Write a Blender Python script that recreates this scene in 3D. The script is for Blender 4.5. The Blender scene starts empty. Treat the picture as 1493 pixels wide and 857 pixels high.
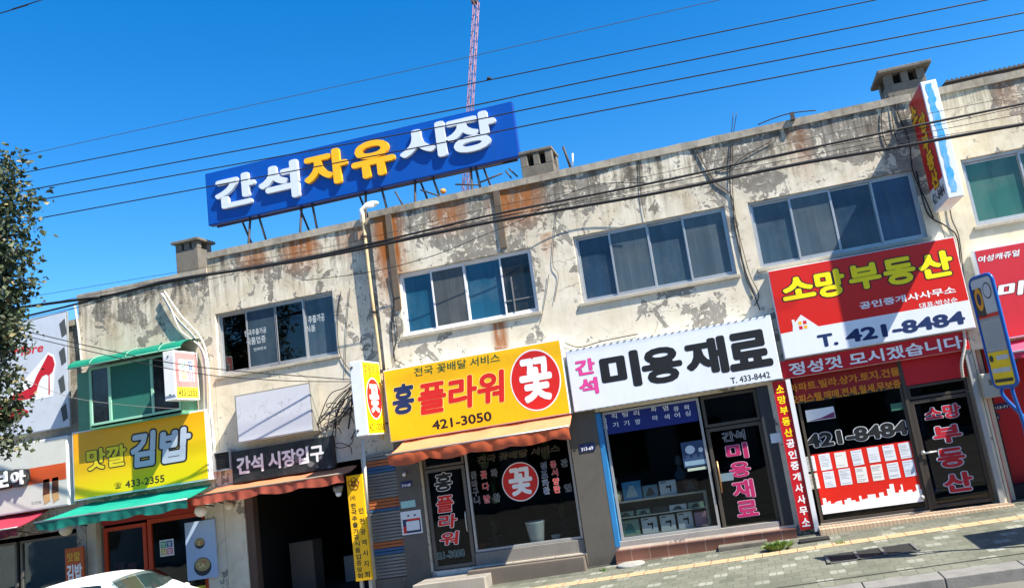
import bpy, math, random
from mathutils import Vector, Matrix
random.seed(7)
S = bpy.context.scene
COL = S.collection

# ------------------------------------------------------------------ camera
CAM_H = 2.68                                   # seen from a bus window
FPX, CX, CY, IW = 1141.13, 860.0, 428.5, 1493.0
YAW, PITCH, ROLL = -0.178411, 0.177005, -0.154536
fw = Vector((math.sin(YAW)*math.cos(PITCH), math.cos(YAW)*math.cos(PITCH), math.sin(PITCH)))
rt = Vector((math.cos(YAW), -math.sin(YAW), 0)); up = rt.cross(fw)
r2 = rt*math.cos(ROLL) + up*math.sin(ROLL); u2 = up*math.cos(ROLL) - rt*math.sin(ROLL)
cd = bpy.data.cameras.new('camera'); cam = bpy.data.objects.new('camera', cd); COL.objects.link(cam)
cam.matrix_world = Matrix(((r2.x, u2.x, -fw.x, 0), (r2.y, u2.y, -fw.y, 0), (r2.z, u2.z, -fw.z, CAM_H), (0, 0, 0, 1)))
cd.sensor_width = 36.0; cd.lens = FPX/IW*36.0
cd.shift_x = -(CX-IW/2)/IW; cd.shift_y = (CY-428.5)/IW
cd.clip_start = 0.1; cd.clip_end = 3000
S.camera = cam

# ------------------------------------------------------------------ light
SUN = Vector((2.45, -1.0, 3.2)).normalized()
w = bpy.data.worlds.new('World'); S.world = w; w.use_nodes = True
nt = w.node_tree; nt.nodes.clear()
sky = nt.nodes.new('ShaderNodeTexSky'); sky.sky_type = 'NISHITA'; sky.sun_disc = False
sky.sun_elevation = math.asin(SUN.z); sky.sun_rotation = math.atan2(SUN.x, SUN.y)
sky.air_density = 1.0; sky.dust_density = 0.3; sky.ozone_density = 3.0; sky.altitude = 100
hs = nt.nodes.new('ShaderNodeHueSaturation'); hs.inputs['Saturation'].default_value = 1.42; hs.inputs['Hue'].default_value = 0.502
bg = nt.nodes.new('ShaderNodeBackground'); bg.inputs['Strength'].default_value = 0.098
wo = nt.nodes.new('ShaderNodeOutputWorld')
nt.links.new(sky.outputs[0], hs.inputs['Color']); nt.links.new(hs.outputs[0], bg.inputs['Color']); nt.links.new(bg.outputs[0], wo.inputs['Surface'])
sd = bpy.data.lights.new('sun', 'SUN'); sd.energy = 5.0; sd.angle = math.radians(0.5); sd.color = (1.0, 0.92, 0.79)
so = bpy.data.objects.new('sun', sd); COL.objects.link(so); so.location = (20, -10, 30)
so.rotation_euler = SUN.to_track_quat('Z', 'Y').to_euler()
S.view_settings.view_transform = 'Standard'; S.view_settings.look = 'None'
S.view_settings.gamma = 1.0; S.view_settings.use_curve_mapping = False
S.view_settings.exposure = 1.3
try:
    S.cycles.max_bounces = 8; S.cycles.transparent_max_bounces = 12; S.cycles.use_denoising = True
except Exception: pass

# ------------------------------------------------------------------ helpers
def P(px, py, y):
    """point at depth y on the sight line of a photograph pixel"""
    d = r2*((px-CX)/FPX) + u2*(-(py-CY)/FPX) + fw
    d = d*(y/d.y)
    return Vector((d.x, y, d.z+CAM_H))
def RC(bl, tr, y):
    a, b = P(*bl, y), P(*tr, y); return a.x, b.x, a.z, b.z
def R4(tl, tr, br, bl, y):
    a, b, c, d = P(*tl, y), P(*tr, y), P(*br, y), P(*bl, y)
    return (a.x+d.x)/2, (b.x+c.x)/2, (c.z+d.z)/2, (a.z+b.z)/2
SL = 0.0231
def gz(x, y):                                   # height of the pavement
    return 0.16 + SL*x + 0.02*(y-11.43)
FY, FB = 15.8, 16.0                             # facade planes: projecting and set back

ORG = {}
def tag(o, label=None, cat=None, group=None, kind=None):
    if label: o['label'] = label
    if cat: o['category'] = cat
    if group: o['group'] = group
    if kind: o['kind'] = kind
    return o
def thing(name, loc, label, cat, group=None):
    o = bpy.data.objects.new(name, None); COL.objects.link(o); o.location = loc; o.empty_display_size = 0.2
    ORG[o.name] = Vector(loc)
    return tag(o, label, cat, group)

class MB:
    def __init__(s): s.v = []; s.f = []; s.m = []; s.sm = []
    def add(s, pts, faces, m=0, smooth=False):
        b = len(s.v); s.v += [Vector(p) for p in pts]
        for f in faces: s.f.append([b+i for i in f]); s.m.append(m); s.sm.append(smooth)
        return s
    def box(s, x0, x1, y0, y1, z0, z1, m=0):
        p = [(x0,y0,z0),(x1,y0,z0),(x1,y1,z0),(x0,y1,z0),(x0,y0,z1),(x1,y0,z1),(x1,y1,z1),(x0,y1,z1)]
        return s.add(p, [(0,3,2,1),(4,5,6,7),(0,1,5,4),(1,2,6,5),(2,3,7,6),(3,0,4,7)], m)
    def poly(s, pts, m=0): return s.add(pts, [tuple(range(len(pts)))], m)
    def prism(s, pts, d, m=0):
        """closed outline pts (3D, planar) pushed along vector d"""
        n = len(pts); d = Vector(d); q = [Vector(p) for p in pts]
        fs = [tuple(range(n)), tuple(range(2*n-1, n-1, -1))]
        fs += [(i, n+i, n+(i+1) % n, (i+1) % n) for i in range(n)]
        return s.add(q+[p+d for p in q], fs, m)
    def tube(s, pts, r, n=7, m=0, cap=True):
        pts = [Vector(p) for p in pts]; rings = []
        rr = r if isinstance(r, (list, tuple)) else [r]*len(pts)
        prev = None
        for i, p in enumerate(pts):
            t = (pts[min(i+1, len(pts)-1)]-pts[max(i-1, 0)])
            if t.length < 1e-9: t = Vector((0, 0, 1))
            t.normalize()
            if prev is None:
                a = Vector((0, 0, 1)) if abs(t.z) < .9 else Vector((1, 0, 0))
                e = t.cross(a).normalized()
            else:
                e = (prev - t*prev.dot(t)).normalized()
            prev = e; g = t.cross(e)
            rings.append([p+(e*math.cos(2*math.pi*k/n)+g*math.sin(2*math.pi*k/n))*rr[i] for k in range(n)])
        fs = []
        for i in range(len(pts)-1):
            for k in range(n): fs.append((i*n+k, i*n+(k+1) % n, (i+1)*n+(k+1) % n, (i+1)*n+k))
        if cap: fs += [tuple(range(n-1, -1, -1)), tuple((len(pts)-1)*n+k for k in range(n))]
        return s.add([q for r_ in rings for q in r_], fs, m, n > 4)
    def lathe(s, prof, c, n=20, m=0, ax=None):
        c = Vector(c); vs = []; fs = []
        for r, z in prof:
            for k in range(n):
                a = 2*math.pi*k/n; vs.append(c+Vector((r*math.cos(a), r*math.sin(a), z)))
        for i in range(len(prof)-1):
            for k in range(n): fs.append((i*n+k, i*n+(k+1) % n, (i+1)*n+(k+1) % n, (i+1)*n+k))
        fs += [tuple(range(n-1, -1, -1)), tuple((len(prof)-1)*n+k for k in range(n))]
        return s.add(vs, fs, m, True)
    def ball(s, c, r, m=0, sc=(1, 1, 1), n=14):
        h = n//2; c = Vector(c); vs = []; fs = []
        for i in range(h+1):
            t = math.pi*i/h
            for k in range(n):
                a = 2*math.pi*k/n
                vs.append(c+Vector((r*sc[0]*math.sin(t)*math.cos(a), r*sc[1]*math.sin(t)*math.sin(a), -r*sc[2]*math.cos(t))))
        for i in range(h):
            for k in range(n): fs.append((i*n+k, i*n+(k+1) % n, (i+1)*n+(k+1) % n, (i+1)*n+k))
        return s.add(vs, fs, m, True)
    def build(s, name, mats, parent=None, bevel=0, loc=None):
        if not isinstance(mats, (list, tuple)): mats = [mats]
        if parent is not None: org = ORG[parent.name]
        elif loc is not None: org = Vector(loc)
        else:
            xs = [v.x for v in s.v]; ys = [v.y for v in s.v]; zs = [v.z for v in s.v]
            org = Vector(((min(xs)+max(xs))/2, (min(ys)+max(ys))/2, min(zs)))
        me = bpy.data.meshes.new(name)
        me.from_pydata([tuple(v-org) for v in s.v], [], s.f)
        for m in mats: me.materials.append(m)
        me.polygons.foreach_set('material_index', s.m); me.polygons.foreach_set('use_smooth', s.sm)
        me.update()
        o = bpy.data.objects.new(name, me); COL.objects.link(o)
        if parent is not None: o.parent = parent
        else: o.location = org
        ORG[o.name] = org
        if bevel:
            b = o.modifiers.new('bevel', 'BEVEL'); b.width = bevel; b.segments = 2; b.limit_method = 'ANGLE'
        return o
def box(name, r, mat, parent=None, bevel=0):
    return MB().box(*r).build(name, mat, parent, bevel)
def dup(o, loc, label=None):
    c = o.copy(); COL.objects.link(c); c.location = loc
    if label: c['label'] = label
    for ch in list(o.children):
        d = ch.copy(); COL.objects.link(d); d.parent = c
    return c

# ------------------------------------------------------------------ materials
def lin(r, g, b): 
    f = lambda c: (c/255/12.92 if c/255 <= .04045 else ((c/255+.055)/1.055)**2.4)
    return (f(r), f(g), f(b))
class NT:
    def __init__(s, name):
        s.mat = bpy.data.materials.new(name); s.mat.use_nodes = True
        s.t = s.mat.node_tree; s.t.nodes.clear()
        s.out = s.n('OutputMaterial'); s.co = s.n('TexCoord').outputs['Object']
    def n(s, kind, **kw):
        o = s.t.nodes.new('ShaderNode'+kind)
        for k, v in kw.items(): setattr(o, k, v)
        return o
    def l(s, a, b): s.t.links.new(a, b)
    def val(s, sock, v):
        if hasattr(v, 'is_output'): s.l(v, sock)
        elif isinstance(v, tuple) and len(v) == 3 and sock.type == 'RGBA': sock.default_value = (*v, 1)
        else: sock.default_value = v
    def math(s, op, a, b=0.0, c=None, clamp=False):
        o = s.n('Math', operation=op, use_clamp=clamp); s.val(o.inputs[0], a); s.val(o.inputs[1], b)
        if c is not None: s.val(o.inputs[2], c)
        return o.outputs[0]
    def noise(s, scale, detail=4, rough=.55, dist=0, vec=None, sx=(1, 1, 1), off=(0, 0, 0)):
        v = vec or s.co
        if sx != (1, 1, 1) or off != (0, 0, 0):
            m = s.n('Mapping'); s.l(v, m.inputs[0]); m.inputs['Scale'].default_value = sx; m.inputs['Location'].default_value = off; v = m.outputs[0]
        o = s.n('TexNoise'); s.l(v, o.inputs['Vector']); o.inputs['Scale'].default_value = scale; o.inputs['Detail'].default_value = detail
        o.inputs['Roughness'].default_value = rough; o.inputs['Distortion'].default_value = dist
        return o.outputs['Fac']
    def ramp(s, fac, a, b):
        o = s.n('MapRange', clamp=True); s.val(o.inputs[0], fac); o.inputs[1].default_value = a; o.inputs[2].default_value = b
        return o.outputs[0]
    def mix(s, f, a, b, mode='MIX'):
        o = s.n('Mix', data_type='RGBA', blend_type=mode); s.val(o.inputs['Factor'], f); s.val(o.inputs[6], a); s.val(o.inputs[7], b)
        return o.outputs[2]
    def xyz(s, vec=None):
        o = s.n('SeparateXYZ'); s.l(vec or s.co, o.inputs[0]); return o.outputs
    def bump(s, h, strength=.3, dist=.02, nrm=None):
        o = s.n('Bump'); s.val(o.inputs['Height'], h); o.inputs['Strength'].default_value = strength; o.inputs['Distance'].default_value = dist
        if nrm: s.l(nrm, o.inputs['Normal'])
        return o.outputs[0]
    def pbr(s, col, rough=.6, metal=0, nrm=None, spec=.5, trans=None):
        o = s.n('BsdfPrincipled'); s.val(o.inputs['Base Color'], col); s.val(o.inputs['Roughness'], rough); s.val(o.inputs['Metallic'], metal)
        o.inputs['Specular IOR Level'].default_value = spec
        if nrm: s.l(nrm, o.inputs['Normal'])
        s.l(o.outputs[0], s.out.inputs['Surface']); return s.mat
MC = {}
def M(name, col, rough=.6, metal=0, dirt=.22, scale=3.0, bump=0.0, spec=.4, dcol=None):
    if name in MC: return MC[name]
    t = NT(name)
    n1 = t.noise(scale, 5, .6); n2 = t.noise(scale*5, 3, .6, sx=(1.6, 1.6, .35))
    f = t.math('ADD', t.math('MULTIPLY', t.ramp(n1, .45, .72), .6), t.math('MULTIPLY', t.ramp(n2, .5, .8), .5), clamp=True)
    c = t.mix(t.math('MULTIPLY', f, dirt), col, dcol or tuple(x*.35+.01 for x in col))
    nr = t.bump(t.noise(scale*9, 4), bump, .01) if bump else None
    MC[name] = t.pbr(c, t.math('ADD', t.math('MULTIPLY', n1, .2), max(0, rough-.1)), metal, nr, spec)
    return MC[name]
def glass(name, tint=(.75, .8, .8), rough=.02, refl=1.0):
    if name in MC: return MC[name]
    t = NT(name)
    tr = t.n('BsdfTransparent'); tr.inputs[0].default_value = (*tint, 1)
    gl = t.n('BsdfGlossy'); gl.inputs['Roughness'].default_value = rough; gl.inputs[0].default_value = (.9, .95, 1, 1)
    fr = t.n('Fresnel'); fr.inputs[0].default_value = 1.45
    nr = t.bump(t.noise(1.1, 2), .06, .05); t.l(nr, gl.inputs['Normal'])
    mx = t.n('MixShader'); t.l(t.math('MULTIPLY', fr.outputs[0], refl), mx.inputs[0]); t.l(tr.outputs[0], mx.inputs[1]); t.l(gl.outputs[0], mx.inputs[2])
    t.l(mx.outputs[0], t.out.inputs['Surface']); MC[name] = t.mat
    return t.mat
def plaster(name, base, peel=.0, rust=(), seed=0, ztop=8.1):
    """old painted render: paint lost in sharp-edged flakes, rain streaks, rust, cracks"""
    t = NT(name); off = (seed*3.1, 0, seed*1.7)
    X, Y, Z = t.xyz(); mul = lambda a, b: t.math('MULTIPLY', a, b); add = lambda a, b: t.math('ADD', a, b)
    zg = t.ramp(Z, ztop-3.2, ztop-.1); zt = t.ramp(Z, ztop-1.5, ztop-.1)
    big = t.noise(.6, 3, .5, off=off); tone = t.noise(2.6, 6, .65, off=off)
    c = t.mix(t.ramp(tone, .3, .7), tuple(x*k for x, k in zip(base, (.86, .84, .78))), base)
    c = t.mix(mul(t.ramp(t.noise(1.1, 5, .6, .4, off=(seed+2, 0, 7)), .48, .68), add(mul(zg, .5), .2)), c, (base[0]*.72, base[1]*.62, base[2]*.45))
    # paint lost in large and in small flakes
    pn = t.noise(1.75, 8, .62, .7, sx=(1, 1, .9), off=(seed*5+4, 0, seed)); pm = add(add(pn, mul(zg, .10)), mul(big, .62))
    th = .90-peel; pk = t.ramp(pm, th, th+.008)
    sm = t.noise(6.5, 5, .6, .9, off=(seed, 0, 3)); pk2 = mul(t.ramp(sm, .60, .612), t.ramp(add(pm, mul(zg, .06)), th-.10, th-.03)); pk = t.math('MAXIMUM', pk, pk2)
    isl = mul(t.ramp(t.noise(8, 4, .6, .8, off=(seed+6, 0, 1)), .585, .597), .9); pk = mul(pk, t.math('SUBTRACT', 1.0, isl))
    gt = t.noise(3.2, 7, .7, off=(1, seed, 0))
    gcol = t.mix(t.ramp(gt, .32, .68), (.185, .17, .14), (.36, .335, .285))
    rim = mul(t.ramp(pm, th-.03, th), t.math('SUBTRACT', 1.0, pk))
    c = t.mix(mul(rim, .4), c, (.78, .74, .64)); c = t.mix(pk, c, gcol)
    # rain streaks and soot, heaviest under the roof edge
    stk = t.noise(1.0, 6, .68, .2, sx=(6, 6, .4), off=off)
    c = t.mix(mul(t.ramp(stk, .5, .74), add(mul(zg, .5), .16)), c, (.21, .16, .10))
    dr = t.noise(1.0, 5, .7, .25, sx=(9, 9, .7), off=(seed*2, 0, 0))
    c = t.mix(mul(mul(t.ramp(dr, .43, .62), zt), .9), c, (.085, .068, .048))
    mold = t.noise(2.4, 8, .74, 0.5, off=(seed+9, 0, 2))
    c = t.mix(mul(t.ramp(mold, .52, .66), add(mul(zt, .75), .18)), c, (.07, .06, .048))
    for rx, rw, z0, z1, k0 in rust:
        near = t.math('SUBTRACT', 1.0, t.ramp(t.math('ABSOLUTE', t.math('SUBTRACT', X, rx)), rw*.4, rw))
        zz = mul(t.ramp(Z, z0, z0+(z1-z0)*.6), t.math('SUBTRACT', 1.0, t.ramp(Z, z1, z1+.05)))
        rn = t.noise(1.0, 6, .7, .3, sx=(6, 6, .8), off=(rx, 0, 1))
        c = t.mix(mul(mul(mul(near, zz), t.ramp(rn, .26, .5)), k0), c, (.30, .10, .022))
    vo = t.n('TexVoronoi', feature='DISTANCE_TO_EDGE'); vo.inputs['Scale'].default_value = .5
    dn = t.n('Mix', data_type='RGBA'); dn.inputs['Factor'].default_value = .3
    nn = t.n('TexNoise'); nn.inputs['Scale'].default_value = 2.5; nn.inputs['Detail'].default_value = 8; t.l(t.co, nn.inputs['Vector'])
    t.l(t.co, dn.inputs[6]); t.l(nn.outputs['Color'], dn.inputs[7]); t.l(dn.outputs[2], vo.inputs['Vector'])
    cr = mul(t.math('SUBTRACT', 1.0, t.ramp(vo.outputs['Distance'], .0008, .004)), t.ramp(t.noise(.8, 2, off=(3, 3, 3)), .54, .62))
    c = t.mix(mul(cr, .5), c, (.10, .085, .065))
    h = add(mul(t.math('SUBTRACT', 1.0, pk), .5), mul(t.noise(14, 6, .7), .25)); h = t.math('SUBTRACT', h, mul(cr, .5))
    return t.pbr(c, .9, 0, t.bump(h, .4, .012), .2)

WHITE = M('white_plastic', lin(226, 230, 232), .4, dirt=.18)
FACEW = M('white_face', lin(222, 228, 234), .38, dirt=.22, scale=1.2, dcol=(.42, .41, .37))
YEL = M('sign_yellow', lin(244, 188, 18), .38, dirt=.22, scale=1.2, dcol=lin(150, 110, 20))
LIME = M('sign_lime', lin(226, 200, 10), .35, dirt=.08)
RED = M('sign_red', lin(206, 34, 20), .38, dirt=.2, scale=1.2)
PINKRED = M('sign_pinkred', lin(200, 48, 58), .4, dirt=.22, scale=1.2)
DKRED = M('banner_red', lin(190, 22, 34), .4, dirt=.1)
BLUE = M('sign_blue', lin(0, 74, 164), .38, dirt=.25, scale=1.0)
NAVY = M('ink_navy', lin(22, 44, 90), .5, dirt=0)
BLACK = M('ink_black', (.012, .013, .014), .5, dirt=0)
INKRED = M('ink_red', lin(205, 38, 32), .45, dirt=0)
INKWHITE = M('ink_white', lin(236, 238, 238), .45, dirt=0)
INKYEL = M('ink_yellow', lin(250, 225, 10), .45, dirt=0)
INKPINK = M('ink_pink', lin(226, 70, 150), .45, dirt=0)
INKGREEN = M('ink_green', lin(30, 80, 50), .5, dirt=0)
SILVERBLUE = M('ink_silver', lin(178, 190, 206), .4, dirt=0)
STEEL = M('rusty_steel', (.05, .045, .045), .7, dirt=.6, dcol=(.09, .035, .015))
ALU = M('aluminium', (.46, .47, .47), .38, .55, dirt=.35)
DKALU = M('dark_aluminium', (.14, .135, .125), .45, .4, dirt=.3)
PVC = M('white_pvc', lin(218, 220, 222), .4, dirt=.15)
CONC = M('concrete', (.16, .145, .12), .9, dirt=.9, scale=2.5, bump=.5, dcol=(.06, .052, .042))
COPING = M('coping_concrete', (.42, .37, .29), .9, dirt=1.0, scale=1.6, bump=.4, dcol=(.085, .062, .042))
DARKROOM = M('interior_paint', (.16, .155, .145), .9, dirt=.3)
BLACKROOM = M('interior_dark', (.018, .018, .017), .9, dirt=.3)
RUBBER = M('black_rubber', (.018, .018, .018), .75, dirt=.3)
CABLE = M('cable_black', (.014, .014, .015), .6, dirt=.2)
GLASS = glass('shop_glass', (.75, .8, .8), .02, .45)
def film(name, col, rough=.14, fold=.5):
    if name in MC: return MC[name]
    t = NT(name); f = t.noise(1.0, 4, .6, .3, sx=(5, 5, .35)); d = t.noise(1.3, 6, .7); st = t.noise(1, 5, .7, sx=(14, 14, .8))
    c = t.mix(t.math('MULTIPLY', t.ramp(f, .35, .7), fold), tuple(x*.75 for x in col), tuple(x*1.55 for x in col))
    c = t.mix(t.math('MULTIPLY', t.ramp(d, .5, .75), .3), c, (.17, .165, .15)); c = t.mix(t.math('MULTIPLY', t.ramp(st, .58, .75), .25), c, (.2, .2, .19))
    MC[name] = t.pbr(c, t.math('ADD', t.math('MULTIPLY', d, .16), rough-.06), 0, t.bump(t.noise(1.6, 3, .5), .25, .03), .5)
    return MC[name]
FILM = film('window_film', (.04, .07, .098))
FILM2 = film('window_film_pale', (.062, .088, .105)); FILM3 = film('window_film_deep', (.018, .040, .075))
FILMG = film('window_film_green', (.03, .12, .10))
FILMB = film('window_film_blue', (.012, .09, .165))
FILMD = film('window_dark', (.012, .014, .016), .1, .3)

# ------------------------------------------------------------------ lettering
GC_ = {}
def glyphs(body, shear=0.0, line=1.0, align='CENTER', res=3, solid=False, bevel=0.0):
    key = (body, shear, line, align, res, solid, bevel)
    if key in GC_: return GC_[key]
    c = bpy.data.curves.new('lettering', 'FONT'); c.body = body; c.size = 1; c.shear = shear
    c.space_line = line; c.align_x = align; c.resolution_u = res; c.extrude = .5 if solid else 0.0
    o = bpy.data.objects.new('lettering', c)
    me = bpy.data.meshes.new_from_object(o)
    GC_[key] = ([v.co.copy() for v in me.vertices], [tuple(p.vertices) for p in me.polygons])
    bpy.data.objects.remove(o); bpy.data.curves.remove(c); bpy.data.meshes.remove(me)
    return GC_[key]
def spread(r):
    """offsets that thicken a stroke by r"""
    o = [(0, 0)]
    if r < .003: return o
    for q in ([r] if r < .035 else [r*.5, r]):
        n = 8 if q < .05 else 14
        o += [(q*math.cos(2*math.pi*k/n), q*math.sin(2*math.pi*k/n)) for k in range(n)]
    return o
def letter(mb, body, O, U, V, N, bold=.02, m=0, outline=None, depth=.004, **kw):
    vs, fs = glyphs(body, solid=depth > .02, **kw)
    x0 = min(v.x for v in vs)-bold; x1 = max(v.x for v in vs)+bold; y0 = min(v.y for v in vs)-bold; y1 = max(v.y for v in vs)+bold
    def put(r, d0, d1, mi, vs=vs, fs=fs):
        for k, (a, b) in enumerate(spread(r)):
            e = 6e-5*k
            mb.add([O+U*((v.x+a-x0)/(x1-x0))+V*((v.y+b-y0)/(y1-y0))+N*((d1 if depth <= .02 else d0+(v.z+.5)*(d1-d0))+e) for v in vs], fs, mi)
    if outline:
        for k, (mi, ex) in enumerate(outline): put(bold+ex, 0, .0008, mi)
        put(bold, 0, .0035, m)
    else:
        put(bold, .001, depth*.5 if depth <= .02 else depth, m)
def front(mb, body, rc, y, **kw):
    x0, x1, z0, z1 = rc
    letter(mb, body, Vector((x0, y, z0)), Vector((x1-x0, 0, 0)), Vector((0, 0, z1-z0)), Vector((0, -1, 0)), **kw)
def RH(bl, tr, y, hp):
    """rectangle of a line of lettering: two opposite corners and the letter height in pixels"""
    a, b = P(*bl, y), P(*tr, y); h = P(bl[0], bl[1]-hp, y).z-a.z
    zc = (a.z+h/2+b.z-h/2)/2; return a.x, b.x, zc-h/2, zc+h/2
def text(body, bl, tr, y, mat, parent, bold=.02, outline=None, name='lettering', hp=None, **kw):
    mb = MB(); mats = [mat]; ol = None
    if outline:
        ol = []
        for om, ex in outline: mats.append(om); ol.append((len(mats)-1, ex))
    front(mb, body, RH(bl, tr, y, hp) if hp else RC(bl, tr, y), y, bold=bold, outline=ol, **kw)
    return mb.build(name, mats, parent)
def disc(c, rx, rz, y, th, n=48):
    return [(c[0]+rx*math.cos(2*math.pi*k/n), y, c[1]+rz*math.sin(2*math.pi*k/n)) for k in range(n)]

# ================================================================== SETTING
def pavers():
    t = NT('pavement_blocks'); 
    br = t.n('TexBrick'); t.l(t.co, br.inputs['Vector']); br.offset = .5
    br.inputs['Scale'].default_value = 1; br.inputs['Brick Width'].default_value = .22; br.inputs['Row Height'].default_value = .22
    br.inputs['Mortar Size'].default_value = .012; br.inputs['Mortar Smooth'].default_value = .2
    br.inputs['Color1'].default_value = (.0, .0, .0, 1); br.inputs['Color2'].default_value = (1, 1, 1, 1); br.inputs['Mortar'].default_value = (.5, .5, .5, 1)
    n = t.noise(1.2, 5, .6)
    base = t.mix(br.outputs['Color'], (.095, .105, .08), (.16, .165, .13))
    base = t.mix(t.ramp(n, .4, .7), base, (.175, .18, .145))
    # pale infill blocks, set every third paver in staggered rows
    X, Y, Z = t.xyz()
    col = t.math('FLOOR', t.math('DIVIDE', X, .22)); row = t.math('FLOOR', t.math('DIVIDE', Y, .22))
    k = t.math('FLOORED_MODULO', t.math('ADD', col, t.math('MULTIPLY', row, 2.0)), 5.0)
    pale = t.math('COMPARE', k, 0.0, .1); even = t.math('COMPARE', t.math('FLOORED_MODULO', row, 2.0), 0.0, .1)
    base = t.mix(t.math('MULTIPLY', t.math('MULTIPLY', pale, even), .75), base, (.29, .30, .255))
    base = t.mix(t.math('MULTIPLY', br.outputs['Fac'], .5), base, (.08, .09, .065))
    st = t.noise(.8, 5, .7, off=(5, 1, 0)); base = t.mix(t.math('MULTIPLY', t.ramp(st, .48, .7), .5), base, (.09, .09, .07))
    h = t.math('SUBTRACT', t.math('MULTIPLY', t.noise(30, 3), .3), br.outputs['Fac'])
    return t.pbr(base, .88, 0, t.bump(h, .5, .006), .25)
def asphalt():
    t = NT('asphalt'); n = t.noise(1.5, 5); f = t.noise(90, 3)
    c = t.mix(t.ramp(n, .3, .7), (.12, .115, .10), (.20, .19, .165)); c = t.mix(t.math('MULTIPLY', f, .35), c, (.06, .06, .06))
    return t.pbr(c, .9, 0, t.bump(f, .4, .005), .25)
def soil():
    t = NT('ground_soil'); n = t.noise(.3, 5); c = t.mix(n, (.1, .1, .085), (.17, .16, .13)); return t.pbr(c, .95, 0, None, .1)
PAVE, ASPH = pavers(), asphalt()
def slope_sheet(x0, x1, y0, y1, dz, name, m, edge=None, n=1):
    mb = MB()
    mb.poly([(x0, y0, gz(x0, y0)+dz), (x1, y0, gz(x1, y0)+dz), (x1, y1, gz(x1, y1)+dz), (x0, y1, gz(x0, y1)+dz)])
    o = mb.build(name, m, loc=(0, 0, 0)); o['kind'] = 'structure'; return o
g = MB().poly([(-1500, -1500, -1500*0-1.4), (1500, -1500, -1.4), (1500, 1500, -1.4), (-1500, 1500, -1.4)]).build('ground', soil(), loc=(0, 0, 0)); g['kind'] = 'structure'
mb = MB().poly([(-40, -9, SL*-40), (40, -9, SL*40), (40, 11.25, SL*40), (-40, 11.25, SL*-40)])
mb.build('road', ASPH, loc=(0, 0, 0))['kind'] = 'structure'
slope_sheet(-40, 40, 11.62, 32, 0, 'pavement', PAVE)
# kerb stones of granite, with joints
KERB = M('granite_kerb', (.20, .198, .188), .8, dirt=.6, scale=6, bump=.3)
mb = MB(); x = -30.0
while x < 30:
    a, b = x+.006, x+.994
    p = lambda xx, yy, z: (xx, yy, z+SL*xx)
    mb.add([p(a, 11.25, -.1), p(b, 11.25, -.1), p(b, 11.625, -.1), p(a, 11.625, -.1), p(a, 11.25, .155), p(b, 11.25, .155), p(b, 11.625, .165), p(a, 11.625, .165)],
           [(0, 3, 2, 1), (4, 5, 6, 7), (0, 1, 5, 4), (1, 2, 6, 5), (2, 3, 7, 6), (3, 0, 4, 7)])
    x += 1.0
mb.build('kerb', KERB, loc=(0, 0, 0), bevel=.012)['kind'] = 'structure'
slope_sheet(-40, 40, 11.93, 11.98, .004, 'pavement_joint', M('joint_dark', (.035, .035, .03), .9))
def tactile():
    t = NT('tactile_blocks'); br = t.n('TexBrick'); t.l(t.co, br.inputs['Vector']); br.offset = 0
    br.inputs['Scale'].default_value = 1; br.inputs['Brick Width'].default_value = .3; br.inputs['Row Height'].default_value = .3; br.inputs['Mortar Size'].default_value = .008
    n = t.noise(2, 5); c = t.mix(n, (.42, .27, .15), (.52, .36, .22)); c = t.mix(br.outputs['Fac'], c, (.15, .1, .06))
    return t.pbr(c, .85, 0, None, .25)
slope_sheet(-40, 40, 14.25, 14.55, .005, 'tactile_path', tactile())

# ================================================================== BUILDINGS
def wall_mesh(mb, x0, x1, z0, z1, holes, y, th, m=0):
    xs = sorted({x0, x1, *[min(max(h[i], x0), x1) for h in holes for i in (0, 1)]})
    zs = sorted({z0, z1, *[min(max(h[i], z0), z1) for h in holes for i in (2, 3)]})
    def solid(i, k):
        if not (0 <= i < len(xs)-1 and 0 <= k < len(zs)-1): return False
        cx, cz = (xs[i]+xs[i+1])/2, (zs[k]+zs[k+1])/2
        return not any(h[0] < cx < h[1] and h[2] < cz < h[3] for h in holes)
    for i in range(len(xs)-1):
        for k in range(len(zs)-1):
            if not solid(i, k): continue
            a, b, c, d = xs[i], xs[i+1], zs[k], zs[k+1]
            mb.poly([(a, y, c), (b, y, c), (b, y, d), (a, y, d)], m); mb.poly([(b, y+th, c), (a, y+th, c), (a, y+th, d), (b, y+th, d)], m)
            if not solid(i-1, k): mb.poly([(a, y+th, c), (a, y, c), (a, y, d), (a, y+th, d)], m)
            if not solid(i+1, k): mb.poly([(b, y, c), (b, y+th, c), (b, y+th, d), (b, y, d)], m)
            if not solid(i, k-1): mb.poly([(a, y+th, c), (b, y+th, c), (b, y, c), (a, y, c)], m)
            if not solid(i, k+1): mb.poly([(a, y, d), (b, y, d), (b, y+th, d), (a, y+th, d)], m)
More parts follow.
